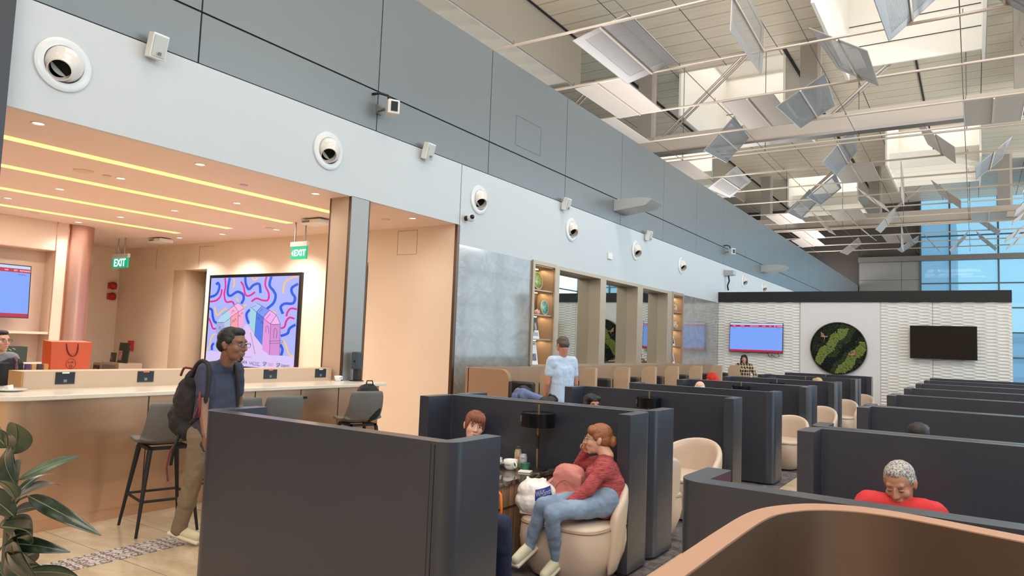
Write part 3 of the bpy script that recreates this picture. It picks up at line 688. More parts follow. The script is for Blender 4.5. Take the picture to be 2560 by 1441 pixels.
for pts, c in (([(190, 745), (300, 745), (320, 900), (180, 900)], (160, 176, 226)), ([(190, 745), (270, 640), (310, 735)], (176, 216, 232)), ([(270, 640), (355, 565), (405, 670), (310, 740)], (170, 220, 236)), ([(310, 740), (405, 670), (400, 850), (320, 900)], (176, 206, 236)),
               ([(355, 565), (455, 505), (520, 590), (405, 670)], (250, 176, 220)), ([(405, 670), (520, 590), (515, 850), (400, 900)], (252, 160, 176)), ([(455, 505), (520, 470), (600, 530), (520, 590)], (246, 184, 232)), ([(520, 590), (600, 530), (600, 790), (515, 870)], (244, 170, 214)),
               ([(695, 525), (785, 470), (860, 510), (785, 595)], (170, 200, 250)), ([(695, 525), (785, 595), (760, 900), (685, 790)], (160, 214, 230)), ([(785, 595), (860, 510), (965, 570), (885, 670)], (120, 150, 245)), ([(785, 595), (885, 670), (860, 1050), (760, 930)], (70, 120, 235)),
               ([(885, 670), (965, 570), (1060, 640), (985, 760)], (240, 170, 240)), ([(985, 760), (1060, 640), (1115, 760)], (246, 180, 240)), ([(885, 670), (985, 760), (970, 1190), (870, 1120)], (226, 150, 226)), ([(985, 760), (1115, 760), (1110, 1195), (970, 1190)], (214, 140, 214))):
    polyshape('shophouse', pts, c)
m = MB()
for p in ([(320, 740), (400, 680)], [(405, 670), (600, 545)], [(190, 745), (310, 745)], [(695, 525), (785, 595), (985, 760), (1115, 760)], [(270, 640), (455, 505), (520, 470), (600, 530)], [(785, 470), (965, 570), (1060, 640), (1115, 760)], [(885, 670), (865, 1050)], [(985, 760), (970, 1190)], [(405, 670), (400, 880)], [(785, 595), (760, 930)], [(520, 590), (515, 860)], [(1115, 760), (1110, 1195)], [(455, 505), (520, 590)], [(860, 510), (785, 595)], [(965, 570), (885, 670)], [(1060, 640), (985, 760)], [(700, 880), (770, 1180)], [(965, 1000), (1135, 990), (1130, 1020), (965, 1030)],
          [(920, 880), (920, 810), (940, 790), (955, 820), (955, 890)], [(1025, 960), (1030, 850), (1050, 820), (1070, 860), (1065, 960)], [(425, 760), (440, 710), (455, 740)], [(460, 740), (475, 690), (495, 720)], [(800, 700), (815, 670), (835, 720)], [(845, 760), (860, 725), (875, 760)], [(230, 850), (240, 800), (260, 850)], [(520, 660), (540, 640), (550, 660)], [(560, 630), (575, 605), (590, 620)], [(420, 620), (440, 570), (460, 600)], [(720, 530), (780, 500)], [(830, 590), (870, 550)], [(920, 690), (980, 620)]):
    ribbon(m, p, 5, -.0595)
m.build('outline', em('ink_line', S(70, 60, 110), .6), parent=sc, noff=True)
polyshape('caption_strip', [(30, 1150), (1300, 1200), (1290, 1386), (20, 1328)], (216, 200, 250), -.0583)
ink = em('ink_dark', S(40, 40, 70), .3); inkp = em('ink_pink2', S(226, 70, 140), .8)
for tx, px, py, sz in (('NAFA', 603, 1300, .085), ('UaS', 720, 1308, .08), ('SP', 905, 1318, .11), ('SP', 1090, 1330, .11)):
    text_mesh(tx, sz, ink, 'lettering', sc, FY((uv(px, py)[0], -.0592, uv(px, py)[1])), .0005)
for tx, px, py, sz, mm in (('Singapore', 1185, 1325, .055, ink), ('Polytechnic', 1190, 1352, .055, ink), ('College of', 985, 1308, .035, inkp), ('Singapore', 985, 1330, .035, inkp), ('University of', 795, 1298, .03, ink), ('the Arts', 795, 1318, .03, ink), ('in collaboration with', 640, 1222, .038, inkp), ('the Arts Singapore', 790, 1336, .03, ink)):
    text_mesh(tx, sz, mm, 'lettering', sc, FY((uv(px, py)[0], -.0592, uv(px, py)[1])), .0005)
# ================================================================ FLIGHT BOARDS
board_blue = em('board_blue', S(120, 160, 245), .95); board_red = em('board_red', S(190, 20, 60), .9); board_white = em('board_white', S(190, 215, 255), .95)
tvred = em('board_text', S(255, 235, 245), 1.0); tvdark = em('board_dark', S(60, 70, 110), .6)
def flight_board(label, w_, h_, F, group='flight boards'):
    """flat monitor; F places (right, up, out)"""
    t = thing('flight_board', label, 'television', (0, 0, 0), group=group); t.matrix_world = F
    def b(x0, x1, z0, z1, y0, y1, m, n, par=None):
        return MB().bb(x0, x1, z0, z1, y0, y1).build(n, m, parent=t)
    b(-w_/2-.015, w_/2+.015, -h_/2-.015, h_/2+.015, -.03, .012, black, 'frame')
    b(-w_/2, w_/2, -h_/2+.07*h_, h_/2-.13*h_, .012, .014, board_blue, 'display')
    b(-w_/2, w_/2, h_/2-.055*h_, h_/2, .012, .014, board_white, 'title_bar')
    b(-w_/2, w_/2, h_/2-.13*h_, h_/2-.055*h_, .012, .0145, board_red, 'heading_bar')
    b(-w_/2, w_/2, -h_/2, -h_/2+.07*h_, .012, .0145, board_red, 'footer_bar')
    for tx, x in (('TIME', -.42), ('FLIGHT', -.26), ('DESTINATION', -.03), ('GATE', .15), ('VIA', .27), ('EST', .36), ('REMARKS', .45)):
        text_mesh(tx, h_*.045, tvred, 'lettering', t, Matrix.Translation((x*w_, h_/2-.095*h_, .0155)), .0003)
    for tx, x in (('14:20', -.42), ('14:35', -.26), ('Boarding', .42)):
        text_mesh(tx, h_*.035, tvdark, 'lettering', t, Matrix.Translation((x*w_, h_/2-.17*h_, .0155)), .0003)
    b(-.2, .2, -.1, .1, -.08, -.03, matte_black, 'bracket')
    return t
Rt = lambda a: Matrix.Rotation(a, 4, 'X')
flight_board('lit blue flight board with red bars on the wavy far divider', 1.54, .86, FY((-5.53, 22.03, 2.09)) @ Rt(-.05))
flight_board('lit blue flight board cut by the left picture edge in the alcove recess', 1.55, .86, FX((-13.42, 5.09-.25, 2.2)) @ Rt(-.06))
t = thing('television', 'switched-off black television on the right of the far divider', 'television', (-.7, 21.97, 2.09))
MB().bb(-.76, .76, -.02, .03, -.44, .44).build('casing', matte_black, parent=t, bevel=.006)
MB().bb(-.745, .745, -.024, -.02, -.425, .425).build('glass', mat('tv_glass', S(8, 8, 10), .06), parent=t)
MB().bb(-.3, .3, .03, .145, -.15, .15).build('bracket', matte_black, parent=t)
MB().tube([(-5.2, 22.05, 1.66), (-5.15, 22.08, 1.55), (-5.05, 22.08, 1.5), (-5.1, 22.08, 1.6), (-4.95, 22.07, 1.52), (-4.85, 22.06, 1.55), (-4.9, 22.06, 1.65)], .008).build('tv_cable', matte_black, smooth=True)
tag(bpy.data.objects['tv_cable'], 'tangle of thin black cable under the divider flight board', 'cable')
# moss disc
t = thing('moss_disc', 'round framed moss picture with two pink bird shapes on the divider', 'wall decoration', (-3.25, 22.1, 1.85))
Ry = Matrix.Rotation(PI/2, 3, 'X')
MB().lathe([(.72, .0), (.745, 0), (.745, .07), (.72, .07), (.72, 0)], n=64, rot=Ry).build('frame', mat('dark_chrome', S(90, 96, 90), .2, .8), parent=t, smooth='auto')
MB().lathe([(0, .01), (.72, .01)], n=64, rot=Ry).build('backing', mat('moss_back', S(18, 28, 14), .9), parent=t)
moss = [mat('moss_dark', S(26, 38, 20), .9), mat('moss_mid', S(48, 62, 32), .9), mat('moss_lime', S(120, 132, 62), .9), mat('moss_black', S(14, 20, 12), .9)]
m = MB(); rr = random.Random(3)
def mosscol(x, z):
    u = (x*.78+z*.62)*1.0; v = -x*.62+z*.78      # bands run along (cos, sin)
    d = (x-z*.75)
    w1 = .035*math.sin(9*(x+z)); d += w1
    if -.42 < d < -.12: return 2 if z < .55 else 1
    if -.12 <= d < .10 and z > -.25: return 1
    if .42 < d < .72 and z < .2: return 2
    if .25 < d < .45 and z < -.1: return 1
    if d < -.62 and z > 0: return 0
    if -.12 <= d < .3: return 3
    return rr.choice((0, 0, 3, 1))
for k in range(3400):
    a = rr.random()*2*PI; r = .7*math.sqrt(rr.random()); x, z = r*math.cos(a), r*math.sin(a)
    m.mi = mosscol(x, z); s_ = rr.uniform(.018, .034)
    m.ball((x, -.015-rr.random()*.02-(.02 if m.mi == 2 else 0), z), s_, (1, .8, 1), n=6)
o = m.build('moss', moss, parent=t, noff=True); o['kind'] = 'stuff'
pink = mat('bird_pink', S(190, 134, 116), .4, .3)
def bird(cx, cz, s_, fl):
    m = MB()
    for poly in ([(-.26, .1), (-.12, .12), (-.05, .2), (.02, .04), (.12, .0), (.16, .04), (.26, .0), (.15, -.05), (.02, -.08), (-.1, -.06), (-.26, -.02), (-.14, .03)], [(-.02, -.05), (.06, -.04), (.02, -.2), (-.04, -.3), (.0, -.18)], [(-.2, .14), (-.22, .3), (-.08, .2), (-.04, .08)]):
        m.prism([(fl*x*s_+cx, z*s_+cz) for x, z in poly], .085, .1, Matrix.Rotation(PI/2, 4, 'X'))
    m.build('bird_shape', pink, parent=t)
bird(-.36, .33, .42, 1); bird(.36, -.16, .42, -1)

# ================================================================ COUNTER
t = thing('bar_counter', 'long bronze fronted counter with cream stone top and rounded end', 'counter', (0, 0, 0))
def rect_round(x0, x1, y0, y1, r, n=10):
    pts = []
    for cx, cy, a0 in ((x1-r, y1-.02, 0), (x0+r, y1-.02, PI/2), (x0+r, y0+r, PI), (x1-r, y0+r, 3*PI/2)):
        rr_ = .02 if cy > y1-.1 else r
        if rr_ == .02: cx = x1-.02 if cx > (x0+x1)/2 else x0+.02
        for k in range(n+1):
            a = a0+PI/2*k/n; pts.append((cx+rr_*math.cos(a), cy+rr_*math.sin(a)))
    return pts
MB().prism(rect_round(-7.7, -6.27, 2.35, 6.66, .38), .1, 1.05).build('front', bronze, parent=t, smooth='auto')
MB().prism(rect_round(-7.65, -6.29, 2.41, 6.6, .34), 0, .1).build('plinth', bronze, parent=t, smooth='auto')
MB().prism(rect_round(-7.76, -6.2, 2.28, 6.72, .42), 1.055, 1.095).build('countertop', quartz, parent=t, bevel=.008)
m = MB()
for y in (3.67, 4.81, 5.41, 5.97): m.bb(-6.275, -6.266, y, y+.008, .1, 1.05)
m.build('panel_joint', mat('bronze_dark', S(72, 52, 42), .5, .4), parent=t)
MB().bb(-6.272, -6.262, 5.43, 5.5, .945, .97).build('maker_plate', matte_black, parent=t)
MB().prism(rect_round(-7.08, -6.83, 2.87, 6.38, .02), 1.095, 1.25).build('upstand', mat('upstand_tan', S(206, 176, 146), .4, .1), parent=t)
m = MB(); m.bb(-7.08, -6.83, 2.862, 2.87, 1.095, 1.25); m.build('upstand_end', mat('ochre_edge', S(190, 146, 92), .4, .2), parent=t)
for i, (a, b, cc) in enumerate(((3.13, 3.29, 'w'), (3.87, 4.03, 'r'), (5.34, 5.52, 'r'), (6.1, 6.27, 'w'))):
    p = MB().bb(-6.832, -6.822, a, b, 1.135, 1.24).build('power_outlet', mat('outlet_black', S(22, 24, 28), .3), parent=t)
    yc = (a+b)/2
    MB().bb(-6.824, -6.818, yc-.03, yc+.03, 1.228, 1.242).build('outlet_tab', whiteplastic if cc == 'w' else mat('tab_red', S(226, 96, 92), .4), parent=p)
    MB().bb(-6.822, -6.82, yc-.014, yc+.014, 1.15, 1.175).build('usb_socket', mat('socket_grey', S(120, 124, 130), .3, .5), parent=p)
# objects on the counter
t = thing('coffee_cup', 'white coffee cup on a saucer at the far end of the counter', 'cup', (-6.55, 6.22, 1.095))
MB().lathe([(0, 0), (.075, 0), (.08, .012), (.04, .008), (0, .008)], n=24).build('saucer', porcelain, parent=t, smooth=True)
MB().lathe([(0, .012), (.03, .012), (.043, .04), (.046, .075), (.042, .075), (.038, .03), (0, .02)], n=24).build('bowl', porcelain, parent=t, smooth=True)
MB().tube([(.0, .043, .06), (.0, .07, .062), (.0, .068, .035), (0, .04, .028)], .006).build('handle', porcelain, parent=t, smooth=True)
text_mesh('COFFEE', .014, mat('ink_black', S(40, 36, 34), .5), 'lettering', t, FX((.0465, -.005, .052)), .0003)
t = thing('plate', 'white plate with a crumpled napkin at the near end of the counter', 'plate', (-6.72, 2.74, 1.095))
MB().lathe([(0, 0), (.06, 0), (.12, .018), (.115, .022), (.055, .006), (0, .006)], n=32).build('dish', porcelain, parent=t, smooth=True)
m = MB(); m.prism([(-.05, -.04), (.05, -.05), (.06, .03), (0, .05), (-.05, .02)], .008, .014); m.prism([(-.03, -.03), (.03, -.02), (.0, .03)], .014, .05, Matrix.Rotation(.2, 4, 'X')); m.build('napkin', mat('paper_white', S(240, 236, 230), .8), parent=t, bevel=.004)
t = thing('sanitiser_dispenser', 'dark grey touch-free hand dispenser standing at the counter end', 'dispenser', (-6.6, 6.58, 1.095), .3)
MB().lathe([(0, 0), (.09, 0), (.09, .008), (.02, .015)], n=24).build('base', matte_black, parent=t)
MB().prism([(-.04, -.03), (.04, -.03), (.035, .05), (-.035, .05)], .01, .16).build('stand', mat('dispenser_dark', S(42, 46, 52), .4), parent=t, bevel=.01)
MB().bb(-.055, .055, -.07, .05, .15, .37).build('body', mat('dispenser_grey', S(62, 68, 76), .35), parent=t, bevel=.02, seg=3)
MB().bb(-.042, .042, -.078, -.068, .17, .35).build('face', mat('dispenser_blue', S(58, 76, 92), .3), parent=t, bevel=.008)
MB().cyl((0, -.08, .25), (0, -.077, .25), .015).build('window', black, parent=t)

# orange gift bag, little boxes, black bag on the seats behind the counter
og = mat('orange_paper', S(206, 82, 34), .5, bump=(9, .25, .01)); brn = mat('bag_brown', S(96, 30, 30), .5)
t = thing('gift_bag', 'orange paper bag with brown cord handle and round carriage emblem', 'bag', (-7.62, 3.58, 1.095), .12)
m = MB(); m.bb(-.075, .075, -.205, .205, 0, .4); o = m.build('body', og, parent=t)
for v in o.data.vertices:
    if v.co.z > .2: v.co.x *= 1.0 if v.co.x > 0 else .4
    if v.co.z > .2 and v.co.x < 0: v.co.z += .012; v.co.y -= .02
    if v.co.z < .2: v.co.y *= .92
MB().tube(smooth([(.075, -.06, .385), (.082, -.045, .31), (.085, -.01, .265), (.085, .03, .265), (.082, .055, .31), (.075, .058, .385)], 4), .005).build('handle', brn, parent=t, smooth=True)
m = MB()
F = face_frame((0, 1, 0), (0.0, 0, 1), (1, 0, 0), (.0775, .0, .185))
def ring(mb, r0, r1, F, n=40):
    a = [mb.bm.verts.new(F @ Vector((r0*math.cos(2*PI*k/n), r0*math.sin(2*PI*k/n), 0))) for k in range(n)]
    b = [mb.bm.verts.new(F @ Vector((r1*math.cos(2*PI*k/n), r1*math.sin(2*PI*k/n), 0))) for k in range(n)]
    for k in range(n): mb.bm.faces.new((a[k], a[(k+1) % n], b[(k+1) % n], b[k]))
ring(m, .047, .051, F); ring(m, .013, .0155, F @ Matrix.Translation((0, -.024, 0)), 20)
for poly in ([(-.04, .008), (.04, .008), (.04, .011), (-.04, .011)], [(-.034, .012), (-.022, .022), (-.016, .012)], [(-.006, .012), (.0, .02), (.014, .022), (.02, .03), (.022, .018), (.018, .012)], [(-.012, -.034), (-.009, -.034), (-.009, -.012), (-.012, -.012)], [(.009, -.034), (.012, -.034), (.012, -.012), (.009, -.012)], [(-.01, -.025), (.01, -.025), (.01, -.022), (-.01, -.022)]):
    m.prism(poly, 0, .0006, F)
m.build('emblem', brn, parent=t)
for i, (c_, lb) in enumerate((((70, 50, 110), 'tiny purple box'), ((200, 150, 90), 'tiny gold box'), ((60, 44, 60), 'tiny dark box'), ((210, 140, 60), 'tiny amber box'))):
    tag(MB().bb(-.02, .02, -.02, .02, 0, .19).build('small_box', mat('box_%d' % i, S(*c_), .4), loc=(-7.45, 3.16+i*.052, 1.095), bevel=.003), lb+' in a row left of the orange bag', 'box', 'tiny boxes beside the orange bag')
# low objects on far cabinet
t = thing('metal_cabinet', 'small beige metal cabinet with a grille against the alcove back wall', 'cabinet', (-15.25, 8.2, 0))
MB().bb(-.3, .4, -.2, .3, 0, .93).build('body', mat('cabinet_beige', S(186, 168, 150), .4, .2), parent=t, bevel=.006)
MB().bb(-.24, .3, -.206, -.2, .5, .88).build('grille', mat('cabinet_mesh', S(146, 134, 124), .5, .4), parent=t)
MB().bb(.16, .3, -.21, -.206, .8, .86).build('lock_plate', steel, parent=t)
t = thing('card_machine', 'dark red boxed card machine beside the beige metal cabinet', 'machine', (-15.78, 8.15, 0))
MB().bb(-.14, .14, -.12, .15, 0, .9).build('pedestal', mat('cabinet_beige', S(186, 168, 150), .4, .2), parent=t)
MB().bb(-.12, .12, -.13, -.12, .66, .85).build('front', mat('deep_red', S(80, 22, 26), .4), parent=t)
MB().ball((0, -.135, .76), .025).build('knob', steel, parent=t, smooth=True)
for i, (x, w_, h_, c_, lb) in enumerate(((-15.0, .34, .42, (24, 38, 32), 'dark green brochure stand with food photo on the metal cabinet'), (-15.38, .16, .2, (50, 58, 52), 'small dark booklet left of the green brochure stand'), (-15.36, .0, .0, (0, 0, 0), ''))):
    if not lb: continue
    tag(MB().bb(-w_/2, w_/2, -.02, .02, 0, h_).build('brochure', mat('brochure_%d' % i, S(*c_), .4), loc=(x, 8.15, .93), rot=(-.08, 0, 0)), lb, 'brochure')
    MB().bb(-w_/2+.02, -w_/2+w_*.45, -.026, -.02, .05, h_*.6).build('picture', mat('brochure_pic', S(170, 120, 110), .5, var=(12, .5)), parent=bpy.data.objects['brochure' if i == 0 else 'brochure.001'])
t = thing('fire_call_point', 'small red square fire call point low on the alcove wall', 'alarm', (-15.6, 8.655, 1.28))
MB().bb(-.09, .09, -.05, 0, -.11, .11).build('case', mat('alarm_red', S(196, 30, 30), .35), parent=t, bevel=.01)
MB().bb(-.04, .04, -.053, -.05, -.05, .04).build('glass', whiteplastic, parent=t)
for z, l in ((2.6, 'red fire strobe lamp, upper of two red wall units'), (2.36, 'red fire bell, lower of two red wall units')):
    t = thing('fire_sounder', l, 'alarm', (-16.34, 8.5, z), 0, 'red fire units in the corner')
    MB().bb(0, .06, -.09, .09, -.07, .07).build('base', mat('alarm_red', S(196, 30, 30), .35), parent=t, bevel=.01)
    MB().lathe([(.085, 0), (.085, .04), (.03, .09), (0, .09)], c=(.05, 0, 0), n=20, rot=Rx).build('dome', mat('alarm_red2', S(170, 24, 26), .3), parent=t, smooth=True)
# glass cabinet contents
t = thing('menu_box', 'dark green printed box lying in the lit glass recess', 'box', (-13.6, 5.4, 1.02))
MB().bb(-.1, .12, -.22, .3, 0, .26).build('carton', mat('carton_green', S(42, 60, 48), .4), parent=t)
m = MB()
for i in range(14): m.box((.122, rr.uniform(-.12, .18), .03+i*.016), (.003, .05, .012), Matrix.Rotation(rr.uniform(-.8, .8), 3, 'X'))
m.build('leaf_print', mat('carton_leaf', S(150, 170, 150), .5), parent=t)
for i, y in enumerate((4.98, 5.08)):
    t2 = tag(MB().bb(-.05, .05, -.045, .045, 0, .12).build('pink_carton', mat('pink_carton', S(232, 200, 205), .5), loc=(-13.5, y, 1.02)), ('white and pink carton nearest the picture edge in the glass recess', 'white and pink carton next to the green printed box')[i], 'box')
    MB().bb(-.051, .051, -.046, .046, .09, .121).build('lid_band', mat('carton_rose', S(200, 60, 90), .5), parent=t2)
tag(MB().lathe([(0, 0), (.05, 0), (.06, .16), (0, .16)], n=20).build('blue_cup', mat('cup_blue', S(110, 180, 220), .4), loc=(-13.6, 5.05, 1.28)), 'pale blue tumbler above the cartons in the glass recess', 'cup')
MB().bb(-13.66, -13.5, 4.95, 5.15, 1.265, 1.28).build('glass_shelf', mat('shelf_glass', S(190, 200, 196), .1, .3)); tag(bpy.data.objects['glass_shelf'], 'small grey shelf carrying the blue tumbler', 'shelf')

# ================================================================ BAR STOOLS
seatm = mat('stool_shell', S(104, 102, 98), .5, bump=(60, .05, .003))
def shell(par):
    # one curved shell: seat sweeping up into the back, facing -x (towards the counter)
    m = MB(); NU, NV = 14, 22; top = []; 
    def P(u, v):            # u: -1..1 across, v: 0 front .. 1 top of back
        if v < .55:
            k = v/.55; x = -.24+.40*k; z = .025-.03*math.sin(k*PI)+.0; wd = .215+.015*k
            z += .035*abs(u)**3*(.3+.7*k)
            if k < .15: z -= .02*(1-k/.15)**2
        else:
            k = (v-.55)/.45; a = k*PI/2
            x = .16+.075*math.sin(min(1, k*1.4)*PI/2)+.03*k; z = .0+.06*min(1, k*2)**2*0+.34*k**1.15+.02; wd = .23-.03*k
            x -= .07*u*u*(1-.3*k); z += .035*abs(u)**3*(1-k)
        y = u*wd
        if v > .93 or v < .06:
            e = (v-.93)/.07 if v > .93 else (1-v/.06); y *= 1-.07*e*e
        return Vector((x, y, z))
    g_ = [[m.bm.verts.new(P(-1+2*i/NU, j/NV)) for i in range(NU+1)] for j in range(NV+1)]
    for a, b in zip(g_, g_[1:]):
        for k in range(NU): m.bm.faces.new((a[k], a[k+1], b[k+1], b[k]))
    o = m.build('shell', seatm, parent=par, smooth=True, loc=(0, 0, .70))
    s_ = o.modifiers.new('thick', 'SOLIDIFY'); s_.thickness = .03; s_.offset = -1
    b_ = o.modifiers.new('sub', 'SUBSURF'); b_.levels = 1; b_.render_levels = 1
    return o
def make_stool(label, loc, rz):
    t = thing('bar_stool', label, 'stool', loc, rz, 'grey shell stools along the counter')
    shell(t)
    MB().bb(-.17, .15, -.16, -.13, .665, .69).bb(-.17, .15, .13, .16, .665, .69).bb(-.17, -.14, -.16, .16, .665, .69).bb(.12, .15, -.16, .16, .665, .69).build('under_frame', matte_black, parent=t)
    for sx_ in (-1, 1):
        for sy_ in (-1, 1):
            MB().cyl((sx_*.15, sy_*.15, .67), (sx_*.25, sy_*.235, 0), .021, .011, n=12).build('leg', matte_black, parent=t, smooth='auto')
    q = lambda z: [(-.15-.1*(1-z/.67), -.15-.085*(1-z/.67)), (.15+.1*(1-z/.67), -.15-.085*(1-z/.67)), (.15+.1*(1-z/.67), .15+.085*(1-z/.67)), (-.15-.1*(1-z/.67), .15+.085*(1-z/.67))]
    Q = q(.27); m = MB()
    for a, b in zip(Q, Q[1:]+Q[:1]): m.cyl((a[0], a[1], .27), (b[0], b[1], .27), .011, n=8)
    m.build('footrest', matte_black, parent=t)
    return t
st = make_stool('grey shell bar stool nearest the camera, beside the walking man', (-5.75, 3.53, 0), -.25)
dup(st, (-5.84, 4.22, 0), -.1, 'grey shell bar stool hidden behind the walking man, only its back edge showing')
dup(st, (-5.84, 4.72, 0), -.2, 'grey shell bar stool with an empty back, between walking man and backpack stool')
dup(st, (-5.86, 5.9, 0), -.35, 'grey shell bar stool at the far counter end carrying a black backpack')
# ================================================================ BLOBBY SURFACES (bags, people)
def blob(name, shapes, m, parent=None, voxel=.01, smooth=2, disp=None, loc0=(0, 0, 0), sub=None):
    mb = MB(); L0 = Vector(loc0)
    for s_ in shapes:
        if s_[0] == 'c': mb.cap(Vector(s_[1])-L0, Vector(s_[2])-L0, s_[3], s_[4], n=16)
        elif s_[0] == 'e': mb.ball(Vector(s_[1])-L0, 1.0, s_[2], s_[3] if len(s_) > 3 else None, n=20)
        elif s_[0] == 'b': mb.box(Vector(s_[1])-L0, s_[2], s_[3] if len(s_) > 3 else None)
    o = mb.build(name, m, parent=parent, smooth=True)
    r = o.modifiers.new('skin', 'REMESH'); r.mode = 'VOXEL'; r.voxel_size = voxel; r.use_smooth_shade = True
    if smooth: q = o.modifiers.new('relax', 'SMOOTH'); q.factor = .5; q.iterations = smooth
    if disp:
        tx = bpy.data.textures.get('folds_%s' % disp[0]) or bpy.data.textures.new('folds_%s' % disp[0], 'CLOUDS'); tx.noise_scale = disp[0]
        d = o.modifiers.new('folds', 'DISPLACE'); d.texture = tx; d.strength = disp[1]; d.mid_level = .5; d.texture_coords = 'LOCAL'
    return o
# backpack on the far stool
t = thing('backpack', 'black backpack standing on the far bar stool', 'bag', (-5.8, 5.98, .71), .9)
blob('body', [('e', (0, 0, .17), (.15, .13, .19)), ('e', (0, .02, .3), (.13, .1, .12)), ('e', (.02, -.1, .12), (.12, .07, .12))], mat('backpack_black', S(20, 20, 22), .7), t, .012, 3, (.08, .025))
MB().tube([(-.03, 0, .4), (-.02, 0, .45), (.04, 0, .45), (.05, 0, .4)], .008).build('top_loop', matte_black, parent=t, smooth=True)
m = MB()
for s_ in (-.08, .08): m.tube([(s_, .1, .36), (s_*1.1, .19, .28), (s_*1.2, .17, .12), (s_*1.2, .1, .04)], .014)
m.build('strap', matte_black, parent=t, smooth=True)
# green lounge seat and black tote beyond the counter
t = thing('green_armchair', 'olive green high chair cut by the left picture edge beyond the counter', 'chair', (-8.12, 3.22, 0))
og2 = mat('olive_fabric', S(122, 124, 78), .8, bump=(80, .2, .004))
blob('back', [('e', (-.1, .2, 1.05), (.16, .12, .17)), ('e', (.0, .0, .98), (.26, .3, .08))], og2, t, .015, 3)
for sx_ in (-.2, .2):
    for sy_ in (-.2, .2): MB().cyl((sx_, sy_, .95), (sx_*1.2, sy_*1.2, 0), .018, .012).build('leg', matte_black, parent=t)
t = thing('tote_bag', 'black fabric tote draped beside the counter upstand with patterned strap', 'bag', (-7.42, 3.0, 1.095), .2)
blob('body', [('b', (0, 0, .1), (.1, .2, .2)), ('e', (0, .02, .19), (.05, .11, .06)), ('b', (.02, -.08, .1), (.08, .08, .2))], mat('tote_black', S(34, 32, 38), .8), t, .01, 3, (.06, .02))
MB().tube([(.05, .02, .05), (.055, .03, .16), (.03, .03, .25), (-.05, .03, .22)], .014).build('strap', mat('strap_pattern', S(120, 80, 78), .7, var=(60, .5)), parent=t, smooth=True)

# ================================================================ DISPLAY SHELVES
shelf_brown = mat('shelf_brown', S(118, 100, 84), .35, .4)
def display_unit(y0, y1, label, lv):
    t = thing('display_shelf', label, 'shelf', (-6.7, 0, 0))
    MB().bb(-.36, .0, y0+.002, y0+.06, 1.272, 3.14).bb(-.36, 0, y1-.04, y1-.002, 1.272, 3.14).bb(-.36, 0, y0+.06, y1-.04, 3.08, 3.14).bb(.002, .035, y0-.02, y0+.055, 1.272, 3.17).bb(.002, .035, y1-.035, y1+.02, 1.272, 3.17).bb(.002, .035, y0+.055, y1-.035, 3.1, 3.17).build('frame', champagne, parent=t)
    MB().bb(-.36, -.34, y0, y1, 1.27, 3.15).build('back', shelf_brown, parent=t)
    for z in lv: MB().bb(-.34, -.01, y0+.06, y1-.04, z-.012, z+.012).build('shelf_board', champagne, parent=t)
    for z in lv+[3.09]:
        MB().bb(-.33, -.30, y0+.1, y1-.1, z-.024, z-.012).build('led_strip', shelf_led, parent=t)
        area('shelf_glow', (-6.98, (y0+y1)/2, z-.03), (0, 0, 0), .05, y1-y0-.2, 2.2, (1, .72, .42))
    return t
LV = [1.735, 2.185, 2.64]
display_unit(10.92, 11.74, 'tall lit display shelf with plates and booklets, nearer one', LV)
display_unit(18.03, 18.83, 'tall lit display shelf with figurines, farther one', LV)
def dish(x, y, z, r, tilt, c0, c1, label, rim=S(220, 196, 150)):
    t = thing('display_plate', label, 'plate', (x, y, z+r*.98), 0, 'plates on the lit shelves')
    Q = Matrix.Rotation(PI/2-tilt, 3, 'Y')
    o = MB().lathe([(0, 0), (r*.6, 0), (r*.9, .02), (r*.9, .026), (0, .006)], n=36, rot=Q).build('dish', mat('dish_%s' % label[:9], c0, .25, coat=.4, var=(28, .1, c1)), parent=t, smooth=True)
    MB().lathe([(r*.88, .018), (r, .026), (r, .03), (r*.88, .03)], n=36, rot=Q).build('rim', mat('rim_%s' % label[:9], rim, .3), parent=t, smooth=True)
    MB().bb(-.04, .04, -.03, .03, -r*.98, -r*.9).build('stand', matte_black, parent=t)
dish(-6.76, 11.19, 2.652, .165, .12, S(214, 206, 110), S(110, 150, 70), 'yellow green scalloped plate on the top shelf of the nearer unit')
dish(-6.78, 11.5, 2.197, .14, .12, S(70, 150, 140), S(150, 200, 180), 'teal patterned plate standing right of the teapot')
dish(-6.82, 11.07, 2.197, .12, .12, S(70, 150, 130), S(150, 200, 180), 'green plate standing left of the teapot')
t = thing('teapot', 'small pink and white teapot between the two green plates', 'teapot', (-6.78, 11.27, 2.197))
MB().lathe([(0, 0), (.04, 0), (.06, .035), (.045, .075), (.015, .08), (.012, .1), (0, .1)], n=20).build('pot', mat('pot_pink', S(214, 170, 160), .3, var=(30, .3)), parent=t, smooth=True)
MB().cyl((0, .05, .03), (0, .1, .075), .012, .006).build('spout', mat('pot_pink', S(214, 170, 160), .3), parent=t)
MB().tube([(0, -.045, .06), (0, -.09, .06), (0, -.08, .025), (0, -.05, .025)], .007).build('handle', mat('pot_pink', S(214, 170, 160), .3), parent=t)
def booklet(y, z, w_, h_, label, fn, tilt=.18):
    t = thing('booklet', label, 'booklet', (-6.76, y, z), 0, 'booklets on the lit shelves')
    Rr = Matrix.Rotation(-tilt, 4, 'Y')
    o = MB().bb(-.006, 0, -w_/2, w_/2, 0, h_).build('cover', mat('booklet_white', S(228, 224, 226), .4), parent=t); o.rotation_euler = (0, -tilt, 0)
    for nm, a, b, c_, d_, mm in fn:
        q = MB().bb(0, .002, a, b, c_, d_).build(nm, mm, parent=t); q.rotation_euler = (0, -tilt, 0)
    MB().bb(-.1, -.02, -.01, .01, 0, h_*.4).build('easel', matte_black, parent=t)
